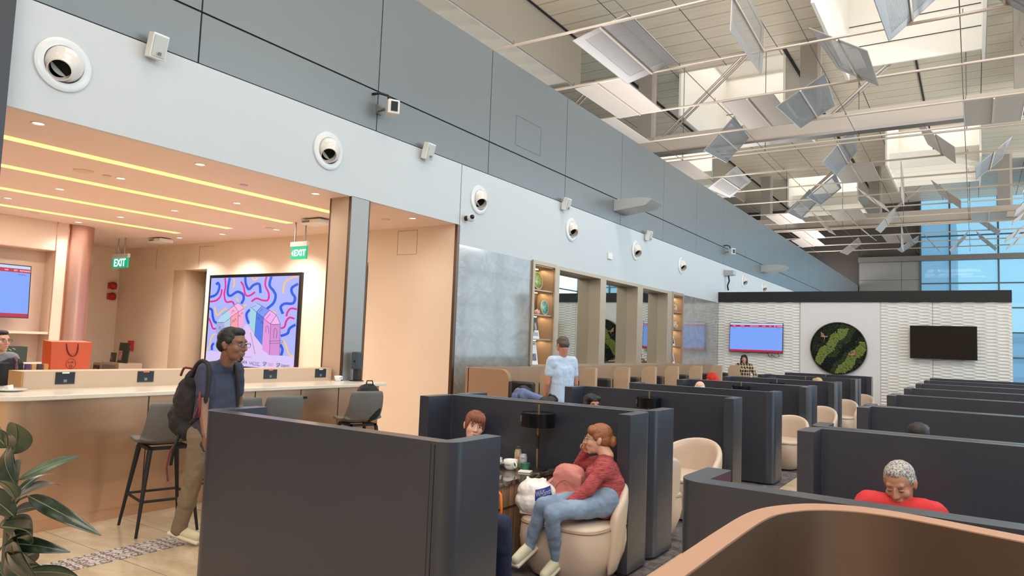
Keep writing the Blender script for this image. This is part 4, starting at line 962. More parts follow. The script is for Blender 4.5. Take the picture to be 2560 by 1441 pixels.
ph = mat('photo_dark', S(60, 52, 50), .4, var=(18, .6)); phl = mat('photo_flesh', S(196, 170, 156), .5, var=(20, .3)); txm = mat('text_grey', S(170, 166, 170), .6)
booklet(11.19, 1.747, .34, .40, 'white booklet with dark photo on the third shelf', [('photo', -.17, .17, .16, .39, ph), ('figure', -.13, -.04, .17, .34, phl), ('figure', .05, .12, .17, .3, phl), ('text_block', -.13, .14, .05, .12, txm)])
booklet(11.2, 1.275, .28, .44, 'tall white leaflet with a purple teapot picture on the lowest shelf', [('text_block', -.1, .1, .36, .4, txm), ('text_block', -.1, .02, .31, .32, txm), ('photo', -.08, .1, .07, .2, mat('photo_purple', S(120, 100, 120), .4, var=(22, .5)))], .15)
booklet(18.36, 1.747, .28, .40, 'white booklet on the third shelf of the farther unit', [('photo', -.1, .1, .05, .2, ph), ('text_block', -.1, .1, .28, .35, txm)])
booklet(18.36, 1.275, .3, .42, 'white leaflet glowing blue on the lowest far shelf', [('text_block', -.1, .1, .3, .36, txm), ('photo', -.08, .1, .05, .2, mat('photo_purple', S(120, 100, 120), .4, var=(22, .5)))])
ivory = mat('ivory_figure', S(198, 172, 140), .5)
for y, z, l in ((18.42, 2.652, 'seated ivory figurine on the top far shelf'), (18.3, 2.197, 'ivory figurine with round head on the second far shelf'), (18.52, 2.197, 'small white crouching figurine beside the round-headed one')):
    t = thing('figurine', l, 'figurine', (-6.77, y, z), 0, 'figurines on the far shelf')
    s_ = .7 if 'small' in l else 1
    blob('body', [('e', (0, 0, .07*s_), (.07*s_, .1*s_, .07*s_)), ('e', (0, 0, .15*s_), (.05*s_, .07*s_, .08*s_)), ('e', (.01, .0, .24*s_), (.045*s_, .045*s_, .05*s_)), ('c', (.03, -.07*s_, .15*s_), (.05, -.03*s_, .08*s_), .022*s_, .018*s_), ('c', (.03, .07*s_, .15*s_), (.05, .03*s_, .08*s_), .022*s_, .018*s_)], ivory, t, .008, 1)

# ================================================================ WORK PODS
PY = [8.28, 9.6, 10.92, 12.3, 13.62, 14.92, 16.5, 18.1, 19.7]
ordn = ['nearest', 'second', 'third', 'fourth', 'fifth', 'sixth', 'seventh', 'farthest']
for k in range(8):
    y0, y1 = PY[k], PY[k+1]
    t = thing('work_pod', '%s tan laminate work pod along the marble wall' % ordn[k], 'work pod', (0, 0, 0), group='tan work pods along the marble wall')
    MB().bb(-6.14, -6.08, y0, y1, 0, 1.28).build('back_panel', tanlam, parent=t, bevel=.004, seg=1)
    def fin(x0, x1, y, left, nm, th=.05):
        r = .14; pts = []
        if left: pts = [(x1, 0), (x1, 1.28)]+[(x0+r-r*math.sin(a), 1.28-r+r*math.cos(a)) for a in [i*PI/2/8 for i in range(9)]]+[(x0, 0)]
        else: pts = [(x0, 0), (x0, 1.28)]+[(x1-r+r*math.sin(a), 1.28-r+r*math.cos(a)) for a in [i*PI/2/8 for i in range(9)]]+[(x1, 0)]
        MB().prism(pts, -y-th, -y, Matrix.Rotation(PI/2, 4, 'X')).build(nm, tan_light if left else tanlam, parent=t, bevel=.003, seg=1)
    if k == 0:
        fin(-6.1, -5.4, y0, False, 'side_panel', .08)
        MB().bb(-5.41, -5.385, y0+.01, y0+.07, 0, 1.12).build('dark_edge', mat('walnut_edge', S(58, 30, 20), .4), parent=t)
    fin(-5.68, -5.38, y1, True, 'wing_panel', .09)
    MB().bb(-5.7, -5.675, y1+.01, y1+.08, 0, 1.05).build('dark_edge', mat('walnut_edge', S(58, 30, 20), .4), parent=t)
    MB().bb(-6.05, -5.62, y1-.32, y1-.2, .35, 1.07).build('seat_back', mat('pod_leather', S(36, 34, 38), .4, coat=.2), parent=t, bevel=.04, seg=3)
    MB().bb(-6.05, -5.55, y1-.72, y1-.3, .0, .45).build('seat', mat('pod_leather', S(36, 34, 38), .4, coat=.2), parent=t, bevel=.04, seg=3)
t = thing('red_jacket', 'bright red jacket hung over the back of a far work pod seat', 'jacket', (-5.44, 17.55, .88))
blob('cloth', [('e', (0, 0, .1), (.15, .1, .13)), ('e', (.1, 0, .02), (.08, .1, .1)), ('e', (-.08, 0, 0.02), (.08, .1, .1))], mat('jacket_red', S(226, 48, 30), .6), t, .012, 3, (.08, .04))
# ================================================================ BOOTH SCREENS
def outline(path, th, r):
    """offset a polyline of the plan by +-th/2 with rounded corners -> closed polygon"""
    P = [Vector(p) for p in path]; out = []
    pts = []
    for i, p in enumerate(P):
        if i in (0, len(P)-1): pts.append((p, None)); continue
        a = (P[i-1]-p).normalized(); b = (P[i+1]-p).normalized()
        for k in range(7):
            t_ = k/6; q = (p+a*r)*(1-t_)**2+p*2*t_*(1-t_)+(p+b*r)*t_*t_; pts.append((q, None))
    C_ = [q for q, _ in pts]; L = []; R_ = []
    for i, q in enumerate(C_):
        d = (C_[min(i+1, len(C_)-1)]-C_[max(i-1, 0)]).normalized(); n_ = Vector((-d.y, d.x))*th/2
        L.append(q+n_); R_.append(q-n_)
    return [tuple(v) for v in L+R_[::-1]]
def screen_wall(x0, x1, y, s_, label, group, lw=.38):
    """C shaped padded screen; s_=+1 wings run away from the camera, -1 towards it"""
    t = thing('booth_screen', label, 'partition', (0, 0, 0), group=group)
    h = .05
    path = [(x0+h, y+s_*lw), (x0+h, y), (x1-h, y), (x1-h, y+s_*lw)]
    MB().prism(outline(path, .10, .07), .03, 1.16).build('padded_panel', leather, parent=t, bevel=.032, seg=4)
    MB().prism(outline(path, .06, .07), 0, .03).build('plinth', matte_black, parent=t)
    if s_ > 0 or x0 > -2:
        for dx in (-.012, .012): MB().bb(x1-.11+dx-.0012, x1-.11+dx+.0012, y-s_*.0495-.002, y-s_*.0495+.002, .04, 1.145).build('seam', mat('seam_dark', S(30, 30, 34), .6), parent=t)
    return t
LX0, LX1 = -4.09, -2.10
LB = [(2.79, 1, 'nearest left booth, big front screen beside the walking man'), (5.24, -1, 'rear screen behind the lady in the red top'), (5.37, 1, 'second left booth, front screen back to back with the first booth'), (7.88, -1, 'second left booth, rear screen'), (9.35, 1, 'third left booth, front screen after the gap'), (11.68, -1, 'third left booth, rear screen'),
      (11.81, 1, 'fourth left booth, front screen'), (14.2, -1, 'fourth left booth, rear screen'), (14.33, 1, 'fifth left booth, front screen'), (16.87, -1, 'fifth left booth, rear screen'), (17.0, 1, 'sixth left booth, front screen'), (19.6, -1, 'sixth and last left booth, rear screen')]
for y, s_, l in LB: screen_wall(LX0, LX1, y, s_, 'dark padded screen, '+l, 'padded screens of the left booth row')
RB = [(2.88, 1, 'nearest right booth, front screen behind the tan curved partition'), (5.2, -1, 'nearest right booth, rear screen behind the man in red'), (5.33, 1, 'second right booth, front screen'), (7.95, -1, 'second right booth, rear screen behind the dark hair bun'), (8.08, 1, 'third right booth, front screen'), (10.75, -1, 'third right booth, rear screen'),
      (10.88, 1, 'fourth right booth, front screen'), (13.4, -1, 'fourth right booth, rear screen'), (13.53, 1, 'fifth right booth, front screen'), (16.1, -1, 'fifth right booth, rear screen'), (16.23, 1, 'sixth right booth, front screen'), (18.8, -1, 'sixth right booth, rear screen'), (18.93, 1, 'seventh right booth, front screen'), (21.3, -1, 'last right booth, rear screen')]
for y, s_, l in RB:
    o_ = screen_wall(-.96, 1.35 if y < 4 else 1.45, y, s_, 'dark padded screen, '+l, 'padded screens of the right booth row', .32)

    if y < 3:
        o_.matrix_world = Matrix.Translation((-.96, 2.70, 0)) @ Matrix.Rotation(math.radians(-1.6), 4, 'Z') @ Matrix.Translation((.96, -2.88, 0))
# ================================================================ ARMCHAIRS (tub chairs), local front = +y
def make_chair(label, loc, rz):
    t = thing('tub_armchair', label, 'armchair', loc, rz, 'tan leather tub chairs in the left booths')
    m = MB()
    def sq(rx, ry, n=40, e=4.2, y0=0):
        return [(rx*math.copysign(abs(math.cos(a))**(2/e), math.cos(a)), y0+ry*math.copysign(abs(math.sin(a))**(2/e), math.sin(a))) for a in [2*PI*k/n for k in range(n)]]
    prof = [(.74, .03), (.83, .08), (.96, .2), (1.0, .28), (.99, .35), (.965, .385)]
    rings = []
    for s_, z in prof: rings.append([m.bm.verts.new((x*s_, y*s_, z)) for x, y in sq(.33, .33)])
    for a, b in zip(rings, rings[1:]):
        n = len(a)
        for k in range(n): m.bm.faces.new((a[k], a[(k+1) % n], b[(k+1) % n], b[k]))
    m.bm.faces.new(rings[-1]); m.bm.faces.new(rings[0][::-1])
    m.build('base', tanleather, parent=t, smooth='auto')
    m = MB(); rings = []
    for s_, z in [(.94, .386), (.975, .395), (.97, .408), (.90, .422), (.6, .43)]: rings.append([m.bm.verts.new((x*s_, y*s_, z)) for x, y in sq(.33, .33)])
    for a, b in zip(rings, rings[1:]):
        n = len(a)
        for k in range(n): m.bm.faces.new((a[k], a[(k+1) % n], b[(k+1) % n], b[k]))
    m.bm.faces.new(rings[-1]); m.bm.faces.new(rings[0][::-1]); m.build('seat', tanleather, parent=t, smooth=True)
    # wrap-round back: arc from one side over the rear to the other
    m = MB(); N = 36; K = 8; outer = []; inner = []
    rows = []
    for i in range(N+1):
        a = math.radians(-22+ (360-136)*i/N)       # from right front round the back (centre -90deg -> +y is front)
        ang = math.radians(180-10)+ (math.radians(192))*i/N
        f = i/N; hgt = .47+.28*math.sin(PI*f)**.7
        ca, sa = math.cos(ang), math.sin(ang)
        R0, R1 = .305, .38
        lean = .03
        prof = [(R0, .40), (R0+.0, hgt-.04), (R0+.02, hgt-.01), ((R0+R1)/2, hgt), (R1-.015, hgt-.012), (R1, hgt-.05), (R1-.02, .25), (R1-.07, .05), (R0-.02, .05)]
        rows.append([m.bm.verts.new((ca*(r+lean*(z-.4) if z > .4 else r), sa*(r+lean*(z-.4) if z > .4 else r), z)) for r, z in prof])
    for a, b in zip(rows, rows[1:]):
        n = len(a)
        for k in range(n): m.bm.faces.new((a[k], a[(k+1) % n], b[(k+1) % n], b[k]))
    m.bm.faces.new(rows[0]); m.bm.faces.new(rows[-1][::-1])
    o = m.build('backrest', tanleather, parent=t, smooth=True)
    sb = o.modifiers.new('sub', 'SUBSURF'); sb.levels = 1; sb.render_levels = 1
    m = MB(); m.tube([(x*.985, y*.985, .390) for x, y in sq(.33, .33)], .006, 6, closed=True)
    m.tube([(.281*s2, .281*s2, z2) for s2, z2 in ((.74, .04), (.83, .08), (.96, .2), (1.0, .28), (.99, .35), (.97, .39))], .003, 5)
    m.build('piping', mat('tan_piping', S(176, 146, 118), .5), parent=t, smooth=True)
    MB().cyl((0, 0, 0), (0, 0, .04), .23, n=32).build('plinth', matte_black, parent=t)
    return t
ch = make_chair('tan tub chair under the lady in the red top', (-2.44, 4.69, 0), math.radians(176))
dup(ch, (-3.6, 4.5, 0), math.radians(-125), 'tan tub chair under the woman in the nearest booth, mostly hidden')
dup(ch, (-3.05, 3.5, 0), math.radians(-70), 'tan tub chair hidden behind the nearest screen, under the person in navy trousers')
dup(ch, (-2.46, 7.02, 0), math.radians(168), 'empty tan tub chair in the second left booth')
dup(ch, (-2.52, 6.0, 0), math.radians(60), 'tan tub chair edge peeping right of the second booth screen')
dup(ch, (-2.36, 10.88, 0), math.radians(168), 'empty tan tub chair in the third left booth')
dup(ch, (-2.36, 13.4, 0), math.radians(168), 'empty tan tub chair in the fourth left booth')
dup(ch, (-2.36, 16.05, 0), math.radians(168), 'empty tan tub chair in the fifth left booth')
dup(ch, (-2.36, 18.8, 0), math.radians(168), 'empty tan tub chair in the last left booth')
dup(ch, (-.36, 4.66, 0), math.radians(180), 'tan tub chair under the man in the red T-shirt')
dup(ch, (-.4, 6.85, 0), math.radians(180), 'tan tub chair in the second right booth, under the dark hair bun')
# ================================================================ TABLES
dmarble = mat('dark_marble', S(70, 62, 54), .08, coat=.5)
g = NG(dmarble); n1 = g.noise((3, 6, 4), 8, .7, dist=3); n2 = g.noise((14, 9, 9), 6, .7, dist=1)
c = g.mix(g.ramp(n1, .4, .62), S(34, 32, 30), S(112, 98, 82)); g.col(g.mix(g.ramp(n2, .6, .7, 0, .7), c, S(196, 180, 150)))
wood = mat('walnut_slats', S(150, 116, 86), .45)
g = NG(wood); st_ = g.noise((40, 40, 1), 3); ln = g.line(g.y, .035, .004)
g.col(g.mix(ln, g.mix(g.ramp(st_, .35, .65), S(128, 98, 74), S(172, 138, 106)), S(80, 58, 44)))
def make_table(label, loc):
    t = thing('booth_table', label, 'table', loc, 0, 'marble topped booth tables')
    MB().bb(-.3, .3, -.95, .0, .605, .64).build('tabletop', dmarble, parent=t, bevel=.004)
    MB().bb(-.28, .28, -.92, -.02, .06, .605).build('body', wood, parent=t)
    MB().bb(-.285, .285, -.925, -.015, .44, .452).build('drawer_gap', mat('gap_brown', S(60, 42, 32), .6), parent=t)
    MB().bb(-.25, .25, -.88, -.06, 0, .06).build('plinth', matte_black, parent=t)
    return t
tb = make_table('marble topped wooden table in the nearest booth, with cups and cans', (-3.17, 5.16, 0))
dup(tb, (-3.13, 7.82, 0), 0, 'marble topped table hidden in the second left booth')
def make_lamp(label, loc):
    t = thing('table_lamp', label, 'lamp', loc, 0, 'black drum table lamps in the booths')
    MB().lathe([(0, 0), (.085, 0), (.085, .012), (.02, .018), (0, .018)], n=32).build('base', matte_black, parent=t)
    MB().cyl((0, 0, .015), (0, 0, .52), .009, n=12).build('pole', brass, parent=t, smooth='auto')
    MB().cyl((0, 0, .17), (0, 0, .275), .0125, n=12).build('grip', matte_black, parent=t, smooth='auto')
    MB().lathe([(.132, .345), (.137, .345), (.137, .455), (.132, .455), (.132, .345)], n=48).build('shade', black, parent=t, smooth='auto')
    MB().lathe([(.0, .446), (.132, .446), (.132, .45), (0, .45)], n=48).build('shade_disc', black, parent=t)
    MB().bb(-.122, -.106, -.082, -.078, .38, .43).build('shade_plate', steel, parent=t, rot=(0, 0, 0))
    MB().tube([(.06+.09*k/10, .03+.04*k/10, .008+.05*math.sin(PI*k/10)) for k in range(11)], .003).build('cord', matte_black, parent=t)
    return t
lp = make_lamp('black drum lamp with brass pole on the nearest booth table', (-2.97, 5.02, .64))
for (x, y, z), l in (((-3.09, 7.66, .64), 'second booth, lamp head above the screen'), ((-3.09, 11.45, .66), 'third booth, dark shade just above the screen'), ((-3.12, 14.0, .64), 'fourth booth, only its brass tip showing'), ((-3.12, 16.7, .64), 'fifth booth, only its brass tip showing'), ((-3.14, 19.35, .65), 'last left booth, only its brass tip showing')):
    dup(lp, (x, y, z), 0, 'black drum lamp in the '+l)
for y, o_ in ((11.6, 'third'), (14.13, 'fourth'), (16.8, 'fifth'), (19.5, 'last')):
    dup(tb, (-3.13, y, 0 if y != 11.6 else .02), 0, 'marble topped table hidden in the %s left booth' % o_)
# things on the nearest table
t = thing('coffee_mug', 'white lettered coffee mug with green ring handle on the booth table', 'cup', (-3.12, 4.86, .64), -.5)
MB().lathe([(0, 0), (.028, 0), (.047, .02), (.054, .05), (.056, .082), (.052, .082), (.048, .04), (0, .02)], n=32).build('bowl', porcelain, parent=t, smooth=True)
MB().lathe([(0, .07), (.05, .07)], n=24).build('coffee', mat('milk_coffee', S(214, 190, 166), .3), parent=t)
MB().tube([(.075+.022*math.cos(a), 0, .05+.022*math.sin(a)) for a in [2*PI*k/16 for k in range(16)]], .006, 8, closed=True).build('handle', porcelain, parent=t, smooth=True)
MB().cyl((.075, -.002, .05), (.075, .002, .05), .012).build('logo_disc', mat('logo_green', S(30, 110, 76), .4), parent=t)
text_mesh('BEEN KALM', .0125, mat('ink_black', S(40, 36, 34), .5), 'lettering', t, Matrix.Rotation(.5, 4, 'Z') @ FY((0, -.0548, .046)), .0003)
t = thing('plate', 'pale plate piled with crumpled napkins on the booth table', 'plate', (-3.3, 4.85, .64))
MB().lathe([(0, 0), (.05, 0), (.055, .02), (.12, .042), (.125, .05), (.05, .03), (0, .028)], n=36).build('dish', mat('pale_blue_china', S(200, 208, 214), .2, coat=.4), parent=t, smooth=True)
blob('napkin', [('e', (.03, 0, .06), (.07, .06, .022)), ('b', (-.03, .0, .06), (.07, .09, .02), Matrix.Rotation(.4, 3, 'X')), ('b', (.06, .02, .07), (.06, .05, .01), Matrix.Rotation(-.5, 3, 'Y'))], mat('napkin_white', S(238, 232, 222), .8), t, .006, 1, (.03, .02))
for i, (x, y, h_, r, c_, l) in enumerate(((-3.14, 5.0, .145, .029, (206, 186, 150), 'tall cream drink can with open ring pull on the booth table'), (-3.07, 4.97, .118, .031, (206, 204, 212), 'short white drink can beside the tall cream one'))):
    t = thing('drink_can', l, 'can', (x, y, .64), .3)
    MB().lathe([(0, 0), (r*.8, 0), (r, .01), (r, h_-.02), (r*.8, h_-.004), (r*.8, h_), (r*.72, h_), (r*.7, h_-.006), (0, h_-.006)], n=28).build('body', mat('can_%d' % i, S(*c_), .35, .3, var=((14, 14, 9), .12)), parent=t, smooth='auto')
    if i == 0:
        MB().tube([(.010*math.cos(a), 0, h_+.012+.011*math.sin(a)) for a in [2*PI*k/12 for k in range(12)]], .003, 6, closed=True).build('ring_pull', steel, parent=t)
        m = MB(); m.box((.008, -r-.001, .085), (.022, .002, .012)); m.box((-.004, -r-.001, .06), (.012, .002, .02)); m.build('print', mat('can_orange', S(206, 120, 50), .5), parent=t)
    else:
        m = MB(); m.box((.004, -r-.001, .09), (.03, .002, .007)); m.box((.01, -r-.001, .05), (.016, .002, .024)); m.build('print', mat('can_grey', S(130, 134, 146), .5), parent=t)
t = tag(MB().lathe([(0, 0), (.035, 0), (.04, .06), (0, .06)], n=20).build('green_cup', mat('dark_green', S(50, 110, 80), .3), loc=(-3.02, 4.92, .64)), 'small dark green cup half hidden behind the white mug', 'cup')
o = tag(MB().bb(-.05, .05, -.04, .04, 0, .012).build('folded_napkin', mat('napkin_white', S(238, 232, 222), .8), loc=(-2.98, 4.86, .64), rot=(0, 0, .3), bevel=.003), 'folded white napkin right of the mug', 'napkin')
t = thing('phone', 'black phone lying on the booth table edge', 'phone', (-3.12, 4.53, .64), .4)
MB().bb(-.075, .075, -.037, .037, 0, .009).build('body', black, parent=t, bevel=.003)
MB().bb(-.02, .03, -.015, .01, .0092, .0098).build('light_patch', mat('phone_white', S(200, 200, 210), .3), parent=t)
MB().cyl((-3.2, 4.42, .648), (-3.02, 4.45, .648), .005).build('pen', steel); tag(bpy.data.objects['pen'], 'slim silver pen near the phone', 'pen')

# white carrier bag with blue label, pink backpack
t = thing('carrier_bag', 'white plastic carrier bag with a blue WHSmith label on the tan chair', 'bag', (-2.675, 4.53, .425), 0)
pl = mat('bag_white', S(232, 226, 222), .3, coat=.2, bump=((16, 16, 6), .5, .03))
blob('body', [('e', (0, 0, .09), (.165, .13, .10)), ('e', (-.02, 0, .16), (.13, .11, .09)), ('e', (.05, .0, .15), (.10, .10, .09)), ('c', (-.05, 0, .19), (-.08, 0, .25), .045, .012), ('c', (0, 0, .2), (.05, 0, .245), .05, .02), ('c', (.05, 0, .2), (.075, .0, .26), .03, .008), ('b', (.02, 0, .03), (.22, .16, .05))], pl, t, .008, 3, (.06, .016))
fr_ = Vector((-.5446, -.835, 0)); rt_ = Vector((.8386, .5434, 0)); 
lab = MB(); NXX = 12
def bagp(u, z, off=.006):
    # point on the bulging front of the bag
    a = -.75+u*1.35
    d = Vector((math.sin(a)*.170, -math.cos(a)*.14, 0))
    k = 1-max(0, (z-.10)/.30)**2*.9 - max(0, (.07-z)/.3)**2
    d = Matrix.Rotation(-.25, 3, 'Z') @ d
    return Vector((d.x*k, d.y*k, z))*1.0+d.normalized()*off
rows = [[lab.bm.verts.new(bagp(1.02+.60*i/NXX, .125+.075*j/4+.03*(i/NXX), .012)) for i in range(NXX+1)] for j in range(5)]
for a, b in zip(rows, rows[1:]):
    for k in range(NXX): lab.bm.faces.new((a[k], a[k+1], b[k+1], b[k]))
lab.build('label', mat('label_blue', S(26, 42, 128), .4), parent=t, smooth=True, noff=True)
o = text_mesh('WHSmith', .058, mat('label_text', S(236, 236, 244), .5), 'lettering', t, None, .0004)
w0 = min(v.co.x for v in o.data.vertices); w1 = max(v.co.x for v in o.data.vertices)
for v in o.data.vertices:
    u = (v.co.x-w0)/(w1-w0); v.co = bagp(1.04+.56*u, .168+.03*u+v.co.y*.9, .0165)
t = thing('pink_backpack', 'dusty pink backpack leaning between the carrier bag and the lady', 'bag', (-2.55, 4.78, .425), 0)
pk = mat('pink_nylon', S(206, 132, 122), .5, bump=((8, 8, 8), .4, .02))
blob('body', [('b', (0, .03, .14), (.25, .13, .26)), ('e', (-.02, .03, .24), (.12, .075, .10)), ('e', (.03, .03, .23), (.11, .075, .11)), ('b', (0, .03, .25), (.17, .10, .12))], pk, t, .009, 6, (.12, .035), (0, 0, 0))
blob('pocket', [('b', (.02, -.045, .07), (.19, .06, .12)), ('e', (.02, -.05, .09), (.09, .045, .06))], pk, t, .009, 5, (.1, .015))
m = MB(); m.tube([(-.105+.21*k/12, -.045-.006*math.sin(PI*k/12), .10+.13*math.sin(PI*k/12)**.6) for k in range(13)], .0025); m.build('zip', mat('zip_pink', S(170, 104, 98), .5), parent=t, smooth=True)
MB().tube([(-.1, .02, .25), (-.17, -.02, .17), (-.185, -.03, .08), (-.15, -.03, .02)], .013).build('strap', pk, parent=t, smooth=True)
m = MB(); m.tube([(-.13, -.035, .135), (-.145, -.055, .115), (-.13, -.055, .10)], .005); m.tube([(-.085, -.075, .1), (-.09, -.09, .07)], .005); m.build('zip_pull', steel, parent=t)
t = tag(MB().tube([(-2.755, 4.2, .40), (-2.758, 4.2, .52), (-2.768, 4.2, .60), (-2.80, 4.2, .625), (-2.84, 4.2, .60), (-2.85, 4.2, .40)], .009).build('orange_strap', mat('strap_orange', S(236, 120, 30), .5), smooth=True), 'orange bag strap showing right of the nearest screen end', 'strap')
# yellow patterned bag behind the walking man
t = thing('yellow_bag', 'yellow printed carrier bag between the walking man and the screen', 'bag', (-4.70, 3.44, .30))
MB().prism([(-.1, -.06), (.1, -.06), (.08, .06), (-.08, .06)], 0, .3).build('body', mat('bag_yellow', S(226, 186, 40), .4, var=((20, 20, 20), .3)), parent=t, bevel=.01)

# ================================================================ CURVED TAN PARTITION IN FRONT
t = thing('curved_partition', 'tan rimmed brown metal partition curving across the bottom right corner', 'partition', (0, 0, 0))
outer = [(-.575, .2), (-.572, 1.44), (-.572, 1.9), (-.566, 2.14), (-.545, 2.27), (-.50, 2.37), (-.44, 2.45), (-.36, 2.50), (-.27, 2.52), (-.14, 2.505), (.11, 2.43), (.6, 2.29), (1.3, 2.09)]
inner = [(-.515, .2), (-.512, 1.46), (-.51, 1.9), (-.503, 2.13), (-.484, 2.235), (-.445, 2.32), (-.395, 2.38), (-.33, 2.42), (-.26, 2.437), (-.14, 2.425), (.1, 2.35), (.58, 2.21), (1.28, 2.01)]
so = [tuple(v) for v in smooth(outer, 5)]; si = [tuple(v) for v in smooth(inner, 5)]
MB().prism(so+si[::-1], 0, 1.18).build('rim_panel', mat('rim_tan', S(182, 140, 114), .45), parent=t)
m = MB(); si2 = []
a = [m.bm.verts.new((x+.002*0, y-.003, 0.0)) for x, y in si]; b = [m.bm.verts.new((x+.002*0, y-.003, 1.177)) for x, y in si]
for k in range(len(a)-1): m.bm.faces.new((a[k], a[k+1], b[k+1], b[k]))
o = m.build('inner_face', brownface, parent=t, smooth=True, noff=True)
for v in o.data.vertices: v.co.x += .004 if v.co.y < 2.2 and v.co.x < -.3 else 0

# ================================================================ RUBBER PLANT
LEAVES= [((-2.442, 1.018, 1.258), (-2.378, 0.991, 1.358), 0.059), ((-2.342, 0.96, 1.292), (-2.25, 0.894, 1.363), 0.043), ((-2.281, 0.939, 1.306), (-2.155, 0.909, 1.227), 0.048), ((-2.261, 0.961, 1.214), (-2.269, 1.13, 1.261), 0.027), ((-2.383, 1.007, 1.14), (-2.494, 1.172, 1.175), 0.027), ((-2.387, 1.009, 1.095), (-2.418, 1.109, 1.09), 0.03), ((-2.238, 0.98, 1.17), (-1.961, 1.047, 1.096), 0.034), ((-2.154, 0.914, 1.184), (-2.092, 0.828, 1.255), 0.04), ((-2.244, 0.923, 1.095), (-2.061, 0.922, 1.099), 0.055), ((-2.228, 0.938, 1.05), (-2.031, 1.006, 1.049), 0.033), ((-2.023, 0.823, 1.146), (-1.834, 0.772, 1.08), 0.039), ((-2.119, 0.889, 1.051), (-1.938, 0.891, 1.012), 0.044), ((-2.138, 0.942, 0.99), (-1.959, 0.998, 0.998), 0.028), ((-2.324, 1.061, 0.983), (-2.391, 1.02, 0.944), 0.035),
 ((-2.268, 0.966, 1.108), (-2.31, 0.871, 1.194), 0.05), ((-2.219, 0.94, 1.083), (-1.982, 0.925, 0.983), 0.055), ((-2.267, 0.957, 1.209), (-2.417, 0.912, 1.291), 0.05), ((-2.262, 0.979, 1.008), (-2.02, 1.022, 0.95), 0.045), ((-2.34, 0.962, 1.295), (-2.455, 0.938, 1.389), 0.045), ((-2.153, 0.924, 1.077), (-2.05, 0.816, 1.03), 0.055), ((-2.369, 1.017, 1.146), (-2.485, 1.181, 1.135), 0.03)]
t = thing('rubber_plant', 'dark green rubber plant with long glossy leaves at the lower left corner', 'plant', (0, 0, 0))
lg = mat('leaf_green', S(40, 62, 40), .25, coat=.4); g = NG(lg)
n1 = g.noise((30, 30, 30), 3)
g.col(g.mix(g.ramp(n1, .35, .65), S(22, 38, 26), S(40, 58, 38)))
lo = mat('leaf_olive', S(70, 84, 56), .35, var=(20, .2)); lb = mat('leaf_brown', S(84, 74, 66), .5, var=(20, .2)); rib_m = mat('leaf_rib', S(112, 124, 84), .4)
lm = [lo, lg, lg, lo, lg, lb, lg, lo, lg, lg, lg, lg, lg, lb, lg, lg, lg, lg, lo, lg, lb]
vdir = Vector((0.5446, -0.835, -.077))
for i, (a, b, wd) in enumerate(LEAVES):
    a = Vector(a); b = Vector(b); d = b-a; L = d.length; dn_ = d.normalized()
    side = dn_.cross(vdir).normalized()
    if i in (3, 6, 9): side = (side*.8+vdir*.6).normalized()
    nrm = dn_.cross(side).normalized(); 
    if nrm.z < 0: nrm = -nrm
    m = MB(); rows = []
    NN = 16
    for k in range(NN+1):
        f = k/NN; wv_ = math.sin(PI*min(1, f**.85))**.75*(1-.25*f) if 0 < f < 1 else .0
        if i in (0, 2, 8, 10, 14, 16, 19): wv_ = math.sin(PI*f)**.55 if 0 < f < 1 else 0
        sag = nrm*math.sin(PI*f)*L*.10
        c0 = a+d*f+sag
        row = []
        for u in (-1, -.5, 0, .5, 1):
            row.append(m.bm.verts.new(c0+side*(u*wd*.5*max(wv_, .03))*1.5+nrm*(abs(u)*wd*.14*wv_)))
        rows.append(row)
    for r0_, r1_ in zip(rows, rows[1:]):
        for k in range(4): m.bm.faces.new((r0_[k], r0_[k+1], r1_[k+1], r1_[k]))
    o = m.build('leaf', lm[i], parent=t, smooth=True, noff=True)
    so_ = o.modifiers.new('t', 'SOLIDIFY'); so_.thickness = .0015
    su = o.modifiers.new('s', 'SUBSURF'); su.levels = 1; su.render_levels = 1
    MB().tube([a+d*(k/8)+nrm*math.sin(PI*k/8)*L*.10+nrm*.0005 for k in range(9)], [.0022*(1-.8*k/8) for k in range(9)], 6).build('midrib', rib_m, parent=o, smooth=True)
stem = mat('stem_brown', S(84, 78, 60), .6)
MB().tube([(-2.292, 0.972, 1.264), (-2.304, 0.972, 1.18), (-2.319, 0.97, 1.093), (-2.325, 0.976, 0.98), (-2.327, 0.979, 0.6), (-2.33, .98, .42)], [.007, .008, .010, .011, .013, .015], 10).build('stem', stem, parent=t, smooth=True)
m = MB()
for (a, b, wd) in LEAVES:
    a = Vector(a); s0 = Vector((-2.315, .973, max(.95, min(1.25, a.z-.05)))); m.tube([s0, (s0+a)/2+Vector((0, 0, .01)), a], .003, 6)
m.build('stalk', stem, parent=t, smooth=True)
MB().lathe([(0, 0), (.15, 0), (.19, .45), (.175, .45), (.165, .38), (0, .38)], n=32, c=(-2.33, .98, 0)).build('pot', mat('pot_black', S(30, 30, 32), .4), parent=t, smooth='auto')
